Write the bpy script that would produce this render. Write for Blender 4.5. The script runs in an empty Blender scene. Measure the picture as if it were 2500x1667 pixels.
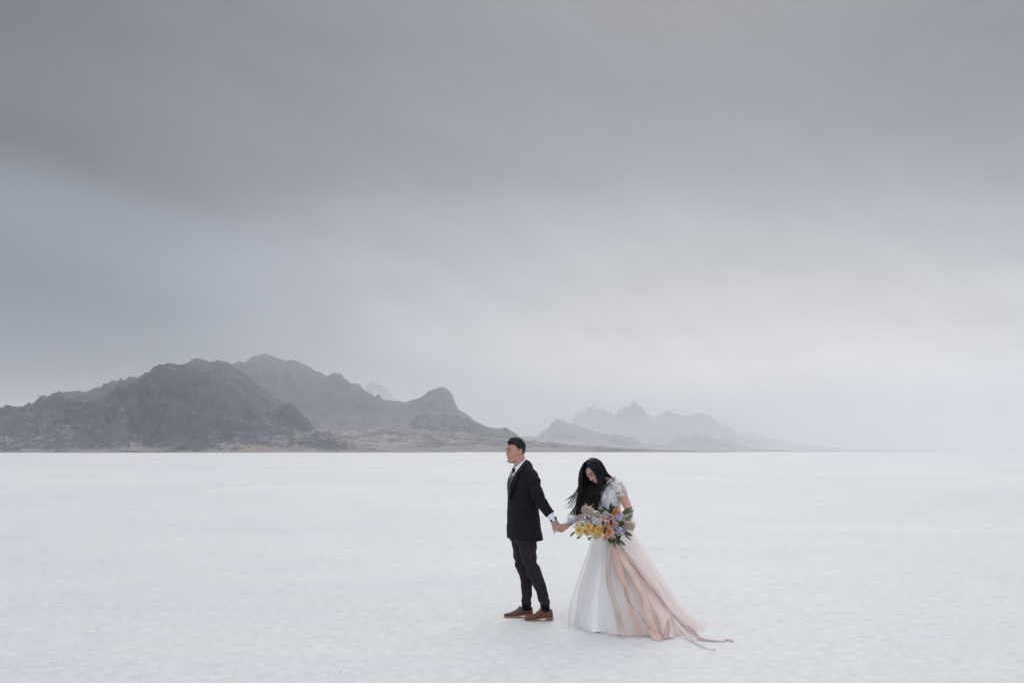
import bpy, math, random
import numpy as np
from mathutils import Vector, Matrix

# ------------------------------------------------------------------ camera, world, sun, exposure
SC = bpy.context.scene
F_PX, CX, HY, CAM_H = 2431.0, 1250.0, 1100.4, 1.65      # 35 mm lens on a 2500 px wide frame

cam_d = bpy.data.cameras.new("camera")
cam = bpy.data.objects.new("camera", cam_d)
SC.collection.objects.link(cam)
SC.camera = cam
cam.location = (0, 0, CAM_H)
cam.rotation_euler = (math.radians(90), 0, 0)
cam_d.sensor_width = 36
cam_d.lens = 36 * F_PX / 2500
cam_d.shift_y = (HY - 833.5) / 2500
cam_d.clip_start = 0.1
cam_d.clip_end = 80000

SUN_EL, SUN_AZ = math.radians(42), math.radians(10)      # azimuth clockwise from +Y
world = bpy.data.worlds.new("World")
SC.world = world
world.use_nodes = True
wt = world.node_tree
wt.nodes.clear()


class NT:
    """small helper to write node maths as expressions"""
    def __init__(s, t): s.t = t
    def n(s, typ, **kw):
        nd = s.t.nodes.new(typ)
        for k, v in kw.items(): setattr(nd, k, v)
        return nd
    def put(s, sock, v):
        if isinstance(v, bpy.types.NodeSocket): s.t.links.new(v, sock)
        elif v is not None: sock.default_value = v
    def m(s, op, a, b=None, c=None, clamp=False):
        nd = s.n('ShaderNodeMath', operation=op, use_clamp=clamp)
        s.put(nd.inputs[0], a)
        if b is not None: s.put(nd.inputs[1], b)
        if c is not None: s.put(nd.inputs[2], c)
        return nd.outputs[0]
    def vec(s, x, y, z):
        nd = s.n('ShaderNodeCombineXYZ')
        for i, v in enumerate((x, y, z)): s.put(nd.inputs[i], v)
        return nd.outputs[0]
    def noise(s, v, scale, detail=4, rough=.5, dist=0, dim='3D'):
        nd = s.n('ShaderNodeTexNoise', noise_dimensions=dim)
        s.put(nd.inputs['Vector'], v)
        nd.inputs['Scale'].default_value = scale
        nd.inputs['Detail'].default_value = detail
        nd.inputs['Roughness'].default_value = rough
        nd.inputs['Distortion'].default_value = dist
        return nd.outputs['Fac']
    def ramp(s, f, stops, interp='LINEAR'):
        nd = s.n('ShaderNodeValToRGB')
        nd.color_ramp.interpolation = interp
        el = nd.color_ramp.elements
        while len(el) < len(stops): el.new(.5)
        for e, (p, c) in zip(el, stops):
            e.position = p
            e.color = (c, c, c, 1) if isinstance(c, (int, float)) else (*c, 1)
        s.put(nd.inputs[0], f)
        return nd.outputs[0]
    def mix(s, f, a, b, mode='MIX'):
        nd = s.n('ShaderNodeMix', data_type='RGBA', blend_type=mode)
        s.put(nd.inputs[0], f)
        for i, v in ((6, a), (7, b)):
            if isinstance(v, (tuple, list)) and len(v) == 3: v = (*v, 1)
            s.put(nd.inputs[i], v)
        return nd.outputs[2]
    def mapr(s, v, a, b, c, d, smooth=False):
        nd = s.n('ShaderNodeMapRange', interpolation_type='SMOOTHSTEP' if smooth else 'LINEAR')
        s.put(nd.inputs[0], v)
        for i, q in enumerate((a, b, c, d)): s.put(nd.inputs[1 + i], q)
        return nd.outputs[0]


def build_world():
    q = NT(wt)
    tc = q.n('ShaderNodeTexCoord')
    sep = q.n('ShaderNodeSeparateXYZ')
    wt.links.new(tc.outputs['Generated'], sep.inputs[0])
    x, y, z = sep.outputs
    u = q.m('ARCTAN2', x, y)
    v = q.m('ARCSINE', q.m('MINIMUM', q.m('MAXIMUM', z, -1.0), 1.0))
    # slow warp gives the cloud masses their torn, drifting edges
    pv = q.vec(q.m('MULTIPLY', u, 2.2), q.m('MULTIPLY', v, 6.0), 0.3)
    wa = q.m('SUBTRACT', q.noise(pv, 1.3, 3, .5), .5)
    wb = q.m('SUBTRACT', q.noise(q.vec(q.m('MULTIPLY', u, 1.6), q.m('MULTIPLY', v, 7.0), 5.7), 1.2, 4, .55), .5)
    u2 = q.m('ADD', u, q.m('MULTIPLY', wa, .30))
    v2 = q.m('ADD', v, q.m('MULTIPLY', wb, .12))
    deg = q.m('MULTIPLY', v2, 180 / math.pi)
    f = q.mapr(deg, 0, 90, 0, 1)
    L = q.ramp(f, [(0, .60), (.035, .66), (.08, .60), (.13, .40), (.175, .245), (.25, .165),
                   (.34, .21), (.55, .62), (.75, .85), (1, .92)], 'B_SPLINE')

    def blob(px, py, sx, sy, tilt=0.0):
        u0 = math.atan((px - CX) / F_PX); v0 = math.atan((HY - py) / F_PX * math.cos(u0))
        a = q.m('SUBTRACT', u2, u0); b = q.m('SUBTRACT', v2, v0)
        if tilt: b = q.m('ADD', b, q.m('MULTIPLY', a, tilt))
        a = q.m('DIVIDE', a, sx); b = q.m('DIVIDE', b, sy)
        r = q.m('ADD', q.m('MULTIPLY', a, a), q.m('MULTIPLY', b, b))
        return q.m('EXPONENT', q.m('MULTIPLY', r, -1.0))
    for px, py, sx, sy, amp, tilt in SKY_BLOBS:
        L = q.m('MULTIPLY', L, q.m('ADD', 1.0, q.m('MULTIPLY', blob(px, py, sx, sy, tilt), amp)))
    n1 = q.noise(q.vec(q.m('MULTIPLY', u, 4.0), q.m('ADD', q.m('MULTIPLY', v, 12.0), q.m('MULTIPLY', u, 3.5)), 1.1), 1.0, 8, .56, .5)
    n2 = q.noise(q.vec(q.m('MULTIPLY', u, 9.0), q.m('ADD', q.m('MULTIPLY', v, 24.0), q.m('MULTIPLY', u, 5.0)), 9.1), 1.0, 7, .6, .8)
    L = q.m('MULTIPLY', L, q.m('ADD', 1.0, q.m('MULTIPLY', q.m('SUBTRACT', n1, .5), .42)))
    L = q.m('MULTIPLY', L, q.m('ADD', 1.0, q.m('MULTIPLY', q.m('SUBTRACT', n2, .5), .16)))
    # slanting veils of rain under the cloud
    n3 = q.noise(q.vec(q.m('ADD', q.m('MULTIPLY', u, 7.0), q.m('MULTIPLY', v, 7.5)), q.m('MULTIPLY', q.m('SUBTRACT', v, u), .9), 2.7), 1.3, 6, .55, .5)
    L = q.m('MULTIPLY', L, q.m('ADD', 1.0, q.m('MULTIPLY', q.m('SUBTRACT', n3, .5), .30)))
    # open, brighter overcast behind the camera
    L = q.m('MULTIPLY', L, q.mapr(y, .3, -.8, 1.0, SKY_BACK, True))
    blue = blob(-100, 860, .30, .13)
    warm = blob(2000, 870, .50, .14)
    tint = q.mix(blue, (.885, .978, 1.175), (.74, .97, 1.28))
    tint = q.mix(warm, tint, (1.01, 1.0, .99))
    tint = q.mix(q.mapr(z, .42, .8, 0, 1, True), tint, (.96, 1.0, 1.06))
    sc = q.n('ShaderNodeVectorMath', operation='SCALE')
    wt.links.new(tint, sc.inputs[0]); wt.links.new(L, sc.inputs['Scale'])
    bgc = q.n('ShaderNodeBackground')
    wt.links.new(sc.outputs[0], bgc.inputs[0]); bgc.inputs[1].default_value = 1.0
    sky = q.n('ShaderNodeTexSky', sky_type='NISHITA')
    sky.sun_disc = False; sky.sun_elevation = SUN_EL; sky.sun_rotation = SUN_AZ
    sky.dust_density = 4; sky.air_density = 1
    bgs = q.n('ShaderNodeBackground')
    wt.links.new(sky.outputs[0], bgs.inputs[0]); bgs.inputs[1].default_value = 0.06
    mx = q.n('ShaderNodeMixShader'); mx.inputs[0].default_value = .93      # thick cloud over the clear sky
    wt.links.new(bgs.outputs[0], mx.inputs[1]); wt.links.new(bgc.outputs[0], mx.inputs[2])
    out = q.n('ShaderNodeOutputWorld')
    wt.links.new(mx.outputs[0], out.inputs[0])


#              px    py    sx   sy   amp   tilt
SKY_BLOBS = [(-150, 860, .36, .15, -.80, 0),
             (40, 265, .30, .038, -.34, .30),
             (-100, 60, .34, .10, -.36, 0),
             (700, 560, .3, .05, .10, 0),
             (550, 360, .20, .03, -.08, .1),
             (2450, 480, .30, .09, -.16, 0),
             (2200, 905, .36, .036, .26, 0),
             (2450, 790, .10, .010, -.07, 0),
             (1700, 700, .26, .04, .10, -.1),
             (820, 760, .16, .05, .05, 0),
             (2500, 0, .2, .1, -.08, 0)]
SKY_BACK = 2.7
build_world()

sun_d = bpy.data.lights.new("sun", 'SUN')
sun_d.energy = 0.95
sun_d.angle = math.radians(45)
sun_d.color = (1.0, .975, .94)
sun = bpy.data.objects.new("sun", sun_d)
SC.collection.objects.link(sun)
sun.rotation_euler = (math.radians(90) - SUN_EL, 0, -SUN_AZ + math.pi)
sun.rotation_euler = Vector((math.sin(SUN_AZ) * math.cos(SUN_EL), math.cos(SUN_AZ) * math.cos(SUN_EL), math.sin(SUN_EL))).to_track_quat('Z', 'Y').to_euler()

SC.view_settings.view_transform = 'Standard'
SC.view_settings.look = 'None'
SC.view_settings.exposure = 0.0
SC.view_settings.gamma = 1
SC.cycles.volume_bounces = 2
SC.cycles.max_bounces = 8
SC.cycles.transparent_max_bounces = 16
SC.cycles.use_denoising = True

HAZE_DENSITY = 1.35e-4
HAZE_COLOR = (.952, .968, 1.0)
HAZE_G = .62

random.seed(7)
RNG = np.random.default_rng(7)

# ------------------------------------------------------------------ helpers
def W(px, py, Y):
    """point of the photograph at the distance Y, in metres"""
    return Vector(((px - CX) / F_PX * Y, Y, CAM_H - (py - HY) / F_PX * Y))


def V(*a): return Vector(a)


class MB:
    def __init__(s): s.v, s.f, s.mi, s.cur = [], [], [], 0
    def add(s, vs, fs):
        o = len(s.v)
        s.v += [tuple(p) for p in vs]
        s.f += [tuple(i + o for i in f) for f in fs]
        s.mi += [s.cur] * len(fs)
    def loft(s, rings, closed=True, cap=True):
        n = len(rings[0]); vs = [p for r in rings for p in r]; fs = []
        for i in range(len(rings) - 1):
            for j in range(n if closed else n - 1):
                k = (j + 1) % n
                fs.append((i * n + j, i * n + k, (i + 1) * n + k, (i + 1) * n + j))
        if cap and closed:
            fs.append(tuple(range(n))[::-1]); fs.append(tuple((len(rings) - 1) * n + j for j in range(n)))
        s.add(vs, fs)
    def ell(s, c, f, sd, up, a, b, h, nu=12, nv=8):
        """ellipsoid, centre c, half sizes a along f, b along sd, h along up"""
        rings = []
        for i in range(1, nv):
            t = math.pi * i / nv
            rings.append([c + up * (-h * math.cos(t)) + f * (a * math.sin(t) * math.cos(2 * math.pi * j / nu)) + sd * (b * math.sin(t) * math.sin(2 * math.pi * j / nu)) for j in range(nu)])
        s.loft(rings)
    def sphere(s, c, r, nu=10, nv=7):
        s.ell(c, V(1, 0, 0), V(0, 1, 0), V(0, 0, 1), r, r, r, nu, nv)
    def tube(s, pts, rad, n=8, side=None, flat=1.0, cap=True, sub=1, roundend=False):
        """tube through the points; rad a number or a list; flat squashes it across 'side'"""
        pts = [Vector(p) for p in pts]
        if not hasattr(rad, '__len__'): rad = [rad] * len(pts)
        rad = list(rad)
        if sub > 1: pts, rad = smooth_path(pts, rad, sub)
        rings = []; prev = None
        for i, p in enumerate(pts):
            t = (pts[min(i + 1, len(pts) - 1)] - pts[max(i - 1, 0)])
            if t.length < 1e-9: t = V(0, 0, 1)
            t.normalize()
            if prev is None:
                sd = side if side is not None else (V(0, 0, 1) if abs(t.z) < .9 else V(1, 0, 0))
                a = sd - t * sd.dot(t)
                if a.length < 1e-5: a = t.orthogonal()
            else:
                a = (side if side is not None else prev); a = a - t * a.dot(t)
                if a.length < 1e-5: a = t.orthogonal()
            a.normalize(); prev = a
            b = t.cross(a)
            r = rad[i]; ra, rb = (r if hasattr(r, '__len__') else (r, r * flat))
            rings.append([p + a * (ra * math.cos(2 * math.pi * j / n)) + b * (rb * math.sin(2 * math.pi * j / n)) for j in range(n)])
        s.loft(rings, cap=cap)
        if roundend:
            s.sphere(pts[-1], (rad[-1] if not hasattr(rad[-1], '__len__') else min(rad[-1])) * .98)
            s.sphere(pts[0], (rad[0] if not hasattr(rad[0], '__len__') else min(rad[0])) * .98)


def smooth_path(pts, rad, sub):
    P, R = [], []
    n = len(pts)
    for i in range(n - 1):
        p0, p1, p2, p3 = pts[max(i - 1, 0)], pts[i], pts[i + 1], pts[min(i + 2, n - 1)]
        for k in range(sub):
            t = k / sub
            P.append(.5 * ((2 * p1) + (p2 - p0) * t + (2 * p0 - 5 * p1 + 4 * p2 - p3) * t * t + (3 * p1 - p0 - 3 * p2 + p3) * t ** 3))
            r1, r2 = rad[i], rad[i + 1]
            R.append(tuple(a + (b - a) * t for a, b in zip(r1, r2)) if hasattr(r1, '__len__') else r1 + (r2 - r1) * t)
    P.append(pts[-1]); R.append(rad[-1])
    return P, R


def link(name, mesh, mats, parent=None, smooth=True, origin=None):
    o = bpy.data.objects.new(name, mesh)
    SC.collection.objects.link(o)
    for m in (mats if isinstance(mats, (list, tuple)) else [mats]): mesh.materials.append(m)
    if smooth: mesh.polygons.foreach_set('use_smooth', [True] * len(mesh.polygons))
    base = V(0, 0, 0)
    if parent is not None:
        o.parent = parent
        q = parent
        while q is not None: base = base + q.location; q = q.parent
    elif origin is not None:
        o.location = origin; base = Vector(origin)
    if base.length > 0: mesh.transform(Matrix.Translation(-base))
    mesh.update()
    return o


def mesh_of(mb, name='mesh'):
    me = bpy.data.meshes.new(name)
    me.from_pydata(mb.v, [], mb.f)
    if any(mb.mi): me.polygons.foreach_set('material_index', mb.mi)
    me.update()
    return me


def build(name, mb, mats, parent=None, smooth=True, origin=None):
    return link(name, mesh_of(mb, name), mats, parent, smooth, origin)


def fuse(mb, voxel, smooth_it=4, name='mesh', solid=0):
    """one continuous skin over overlapping closed shapes"""
    me = mesh_of(mb)
    o = bpy.data.objects.new('tmp', me); SC.collection.objects.link(o)
    r = o.modifiers.new('r', 'REMESH'); r.mode = 'VOXEL'; r.voxel_size = voxel
    if smooth_it:
        s = o.modifiers.new('s', 'SMOOTH'); s.iterations = smooth_it; s.factor = .5
    dg = bpy.context.evaluated_depsgraph_get(); dg.update()
    out = bpy.data.meshes.new_from_object(o.evaluated_get(dg))
    out.name = name
    bpy.data.objects.remove(o); bpy.data.meshes.remove(me)
    return out


def solidify(mb, th, sub=0, name='mesh', offset=-1):
    me = mesh_of(mb)
    o = bpy.data.objects.new('tmp', me); SC.collection.objects.link(o)
    if sub:
        s = o.modifiers.new('s', 'SUBSURF'); s.levels = sub; s.render_levels = sub
    r = o.modifiers.new('r', 'SOLIDIFY'); r.thickness = th; r.offset = offset
    dg = bpy.context.evaluated_depsgraph_get(); dg.update()
    out = bpy.data.meshes.new_from_object(o.evaluated_get(dg)); out.name = name
    bpy.data.objects.remove(o); bpy.data.meshes.remove(me)
    return out


# numpy gradient noise
_perm = np.random.default_rng(3).permutation(512)
_perm = np.concatenate([_perm, _perm, _perm])
_grad = np.random.default_rng(4).normal(size=(512, 3)); _grad /= np.linalg.norm(_grad, axis=1)[:, None]


def pnoise(x, y, z=0.0):
    x, y, z = np.broadcast_arrays(np.asarray(x, float), np.asarray(y, float), np.asarray(z, float))
    xi, yi, zi = np.floor(x).astype(int), np.floor(y).astype(int), np.floor(z).astype(int)
    xf, yf, zf = x - xi, y - yi, z - zi
    w = lambda t: t * t * t * (t * (t * 6 - 15) + 10)
    a, b, c = w(xf), w(yf), w(zf)
    r = 0
    for i in (0, 1):
        for j in (0, 1):
            for k in (0, 1):
                h = _perm[(_perm[(_perm[(xi + i) % 512] + yi + j) % 512] + zi + k) % 512]
                g = _grad[h]
                d = g[..., 0] * (xf - i) + g[..., 1] * (yf - j) + g[..., 2] * (zf - k)
                r = r + d * (a if i else 1 - a) * (b if j else 1 - b) * (c if k else 1 - c)
    return r * 1.6


def fbm(x, y, z=0.0, o=4, g=.5):
    s = 0; am = 1
    for i in range(o):
        s = s + am * pnoise(x * 2 ** i + 11.3 * i, y * 2 ** i - 7.1 * i, z * 2 ** i + 3.3 * i); am *= g
    return s


def ridged(x, y, z=0.0, o=4, g=.5):
    s = 0; am = 1; t = 0
    for i in range(o):
        s = s + am * (1 - 2 * np.abs(pnoise(x * 2 ** i + 17.7 * i, y * 2 ** i + 5.1 * i, z + 9.1 * i))); t += am; am *= g
    return s / t


def displace(me, fn):
    """move every vertex along its normal by fn(coords)"""
    n = len(me.vertices)
    co = np.empty(n * 3); me.vertices.foreach_get('co', co); co = co.reshape(-1, 3)
    no = np.empty(n * 3); me.vertices.foreach_get('normal', no); no = no.reshape(-1, 3)
    co = co + no * fn(co)[:, None]
    me.vertices.foreach_set('co', co.ravel()); me.update()


def thing(name, loc, label, cat, group=None, kind=None):
    o = bpy.data.objects.new(name, None); SC.collection.objects.link(o)
    o.location = loc; o.empty_display_size = .2
    o['label'] = label; o['category'] = cat
    if group: o['group'] = group
    if kind: o['kind'] = kind
    return o


# ------------------------------------------------------------------ materials
def new_mat(name):
    m = bpy.data.materials.new(name); m.use_nodes = True
    t = m.node_tree; b = t.nodes['Principled BSDF']
    return m, NT(t), b


def simple(name, col, rough=.6, var=.0, scale=20, bump=0, bscale=200, spec=.5, sheen=0, trans=0, sss=0):
    m, q, b = new_mat(name)
    b.inputs['Roughness'].default_value = rough
    b.inputs['Specular IOR Level'].default_value = spec
    if sheen:
        b.inputs['Sheen Weight'].default_value = sheen; b.inputs['Sheen Roughness'].default_value = .5
    if sss:
        b.inputs['Subsurface Weight'].default_value = sss
        b.inputs['Subsurface Radius'].default_value = (.01, .004, .002)
        b.inputs['Subsurface Scale'].default_value = 1.0
    tc = q.n('ShaderNodeTexCoord').outputs['Object']
    if var:
        n = q.noise(tc, scale, 4, .6)
        c = q.mix(q.mapr(n, .3, .7, 0, 1), tuple(max(0, k * (1 - var)) for k in col), tuple(min(1, k * (1 + var)) for k in col))
        q.put(b.inputs['Base Color'], c)
    else:
        b.inputs['Base Color'].default_value = (*col, 1)
    if bump:
        bp = q.n('ShaderNodeBump'); bp.inputs['Strength'].default_value = bump; bp.inputs['Distance'].default_value = .01
        q.put(bp.inputs['Height'], q.noise(tc, bscale, 3, .6)); q.put(b.inputs['Normal'], bp.outputs[0])
    if trans:
        out = q.t.nodes['Material Output']
        tl = q.n('ShaderNodeBsdfTranslucent'); tl.inputs[0].default_value = (*col, 1)
        mx = q.n('ShaderNodeMixShader'); mx.inputs[0].default_value = trans
        q.put(mx.inputs[1], b.outputs[0]); q.put(mx.inputs[2], tl.outputs[0]); q.put(out.inputs[0], mx.outputs[0])
    return m


def sheer(name, c0, c1, alpha, x0=0, x1=1, weave=0.0, edge=.5, axis=0):
    """sheer net cloth, colour drifting from c0 to c1 along the object's x"""
    m, q, b = new_mat(name)
    t = q.t; out = t.nodes['Material Output']; t.nodes.remove(b)
    tc = q.n('ShaderNodeTexCoord').outputs['Object']
    sep = q.n('ShaderNodeSeparateXYZ'); q.put(sep.inputs[0], tc)
    n = q.noise(tc, 3.0, 3, .5)
    fx = q.m('ADD', q.mapr(sep.outputs[axis], x0, x1, 0, 1), q.m('MULTIPLY', q.m('SUBTRACT', n, .5), .6), clamp=True)
    col = q.mix(fx, c0, c1)
    d = q.n('ShaderNodeBsdfDiffuse'); q.put(d.inputs[0], col)
    tl = q.n('ShaderNodeBsdfTranslucent'); q.put(tl.inputs[0], col)
    m1 = q.n('ShaderNodeMixShader'); m1.inputs[0].default_value = .45
    q.put(m1.inputs[1], d.outputs[0]); q.put(m1.inputs[2], tl.outputs[0])
    tr = q.n('ShaderNodeBsdfTransparent')
    lw = q.n('ShaderNodeLayerWeight'); lw.inputs[0].default_value = .35
    a = q.m('ADD', alpha, q.m('MULTIPLY', lw.outputs['Facing'], edge), clamp=True)
    m2 = q.n('ShaderNodeMixShader'); q.put(m2.inputs[0], a)
    q.put(m2.inputs[1], tr.outputs[0]); q.put(m2.inputs[2], m1.outputs[0]); q.put(out.inputs[0], m2.outputs[0])
    return m


SKIN_M = simple('skin_man', (.50, .262, .20), .5, .06, 25, .12, 350, .35, sss=.12)
SKIN_W = simple('skin_woman', (.60, .335, .262), .48, .05, 25, .1, 350, .35, sss=.12)
LIPS_M = simple('lips_man', (.36, .14, .125), .45)
LIPS_W = simple('lips_woman', (.42, .11, .115), .35)
BLACK_HAIR = simple('black_hair', (.008, .007, .009), .5, .3, 60, .6, 260, .25)
LONG_HAIR = simple('long_black_hair', (.007, .006, .007), .42, .3, 30, spec=.3)
BROW = simple('brow_hair', (.035, .022, .018), .7)
EYE_DARK = simple('eye_dark', (.03, .018, .014), .25)
EYE_WHITE = simple('eye_white', (.55, .52, .5), .3)
SUIT = simple('suit_wool', (.0135, .011, .013), .9, .25, 40, .35, 500, .12, sheen=.03)
LAPEL = simple('lapel_wool', (.0075, .006, .0075), .8, .1, 40, .2, 500, .2, sheen=.02)
TROUSER = simple('trouser_wool', (.026, .020, .0245), .9, .25, 14, .3, 500, .12, sheen=.05)
SHIRT = simple('white_cotton', (.80, .82, .92), .7, .03, 30, .1, 300, .3)
TIE = simple('black_silk', (.007, .007, .009), .5, .1, 50, spec=.4)
SOCK = simple('black_sock', (.007, .007, .008), .95, spec=.1)
LEATHER = simple('brown_leather', (.125, .044, .024), .5, .25, 25, .3, 180, .45)
SOLE = simple('tan_sole', (.30, .17, .115), .7, .1, 30)
HEEL = simple('heel_leather', (.20, .11, .075), .7, .1, 30)
LACE_CORD = simple('shoe_lace', (.05, .03, .025), .8)
STRAP = simple('watch_strap', (.012, .012, .014), .5)
DIAL = simple('watch_dial', (.82, .82, .80), .25)
STEEL = simple('watch_steel', (.55, .52, .48), .25); STEEL.node_tree.nodes['Principled BSDF'].inputs['Metallic'].default_value = 1
BUTTON = simple('button_horn', (.03, .028, .03), .3)


def salt_mat():
    m, q, b = new_mat('salt_crust')
    tc = q.n('ShaderNodeTexCoord').outputs['Object']
    big = q.noise(tc, .045, 5, .55, .4)
    mid = q.noise(tc, .55, 5, .6, .3)
    fine = q.noise(tc, 9.0, 5, .65)
    grain = q.noise(tc, 60.0, 4, .7)
    fine2 = q.noise(tc, 3.2, 5, .65, .5)
    mp = q.n('ShaderNodeMapping'); q.put(mp.inputs[0], tc); mp.inputs['Scale'].default_value = (.22, 1.0, 1); mp.inputs['Rotation'].default_value = (0, 0, .12)
    streak = q.noise(mp.outputs[0], .8, 5, .6, .6)
    c = q.mix(q.mapr(big, .38, .62, 0, 1, True), SALT_A, SALT_B)
    c = q.mix(q.mapr(mid, .35, .7, 0, .40), c, SALT_C)
    c = q.mix(q.mapr(streak, .52, .74, 0, .30), c, (.63, .64, .675))
    k = q.m('ADD', .965, q.m('MULTIPLY', q.m('SUBTRACT', fine, .5), .42))
    k = q.m('ADD', k, q.m('MULTIPLY', q.m('SUBTRACT', grain, .5), .75))
    k = q.m('ADD', k, q.m('MULTIPLY', q.m('SUBTRACT', fine2, .5), .16))
    sc = q.n('ShaderNodeVectorMath', operation='SCALE'); q.put(sc.inputs[0], c); q.put(sc.inputs['Scale'], k)
    q.put(b.inputs['Base Color'], sc.outputs[0])
    b.inputs['Roughness'].default_value = .62
    b.inputs['Specular IOR Level'].default_value = .35
    h = q.m('ADD', q.m('MULTIPLY', fine, .6), q.m('MULTIPLY', grain, .35))
    h = q.m('ADD', h, q.m('MULTIPLY', mid, 1.5))
    bp = q.n('ShaderNodeBump'); bp.inputs['Strength'].default_value = .5; bp.inputs['Distance'].default_value = .02
    q.put(bp.inputs['Height'], h); q.put(b.inputs['Normal'], bp.outputs[0])
    return m


SALT_A, SALT_B, SALT_C = (.71, .708, .70), (.765, .757, .74), (.655, .656, .662)


def rock_mat(name, rock, rock2, sand, sand_lo, sand_hi, scale):
    m, q, b = new_mat(name)
    geo = q.n('ShaderNodeNewGeometry')
    tc = q.n('ShaderNodeTexCoord').outputs['Object']
    sep = q.n('ShaderNodeSeparateXYZ'); q.put(sep.inputs[0], geo.outputs['Normal'])
    n1 = q.noise(tc, scale, 6, .62, .5)
    n2 = q.noise(tc, scale * 6, 5, .65)
    mp = q.n('ShaderNodeMapping'); q.put(mp.inputs[0], tc); mp.inputs['Scale'].default_value = (.35, .35, 3.0)
    strata = q.noise(mp.outputs[0], scale * 2.5, 5, .65, .8)
    r = q.mix(q.mapr(n1, .35, .65, 0, 1), rock, rock2)
    r = q.mix(q.mapr(strata, .56, .72, 0, .35), r, tuple(min(1, k * 1.9) for k in rock2))
    r = q.mix(q.mapr(n2, .5, .75, 0, .45), r, tuple(k * .55 for k in rock))
    fl = q.m('ADD', sep.outputs[2], q.m('MULTIPLY', q.m('SUBTRACT', n1, .5), .42))
    fl = q.m('ADD', fl, q.m('MULTIPLY', q.m('SUBTRACT', n2, .5), .10))
    pz = q.n('ShaderNodeSeparateXYZ'); q.put(pz.inputs[0], tc)
    s = q.m('MULTIPLY', q.mapr(fl, sand_lo, sand_hi, 0, 1, True), q.mapr(pz.outputs[2], .42 / scale, .9 / scale, 1.0, .12, True))
    sd = q.mix(q.mapr(n2, .4, .7, 0, .6), sand, tuple(k * .72 for k in sand))
    q.put(b.inputs['Base Color'], q.mix(s, r, sd))
    b.inputs['Roughness'].default_value = .95
    b.inputs['Specular IOR Level'].default_value = .1
    return m


# ------------------------------------------------------------------ setting: ground, shore, mountains
def sheet(name, x0, x1, y0, y1, z, mat):
    mb = MB(); mb.add([(x0, y0, z), (x1, y0, z), (x1, y1, z), (x0, y1, z)], [(0, 1, 2, 3)])
    o = build(name, mb, mat, smooth=False); o['kind'] = 'structure'; return o


sheet('ground', -21500, 21500, -1500, 21500, 0, salt_mat())

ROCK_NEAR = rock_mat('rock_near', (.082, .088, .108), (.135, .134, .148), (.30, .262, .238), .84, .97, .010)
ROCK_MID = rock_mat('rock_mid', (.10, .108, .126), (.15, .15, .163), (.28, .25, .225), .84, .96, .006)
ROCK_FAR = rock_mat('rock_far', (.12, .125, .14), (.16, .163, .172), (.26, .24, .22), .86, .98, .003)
SAND = rock_mat('fan_gravel', (.125, .117, .118), (.195, .18, .172), (.32, .29, .265), .95, 1.0, .008)


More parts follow.
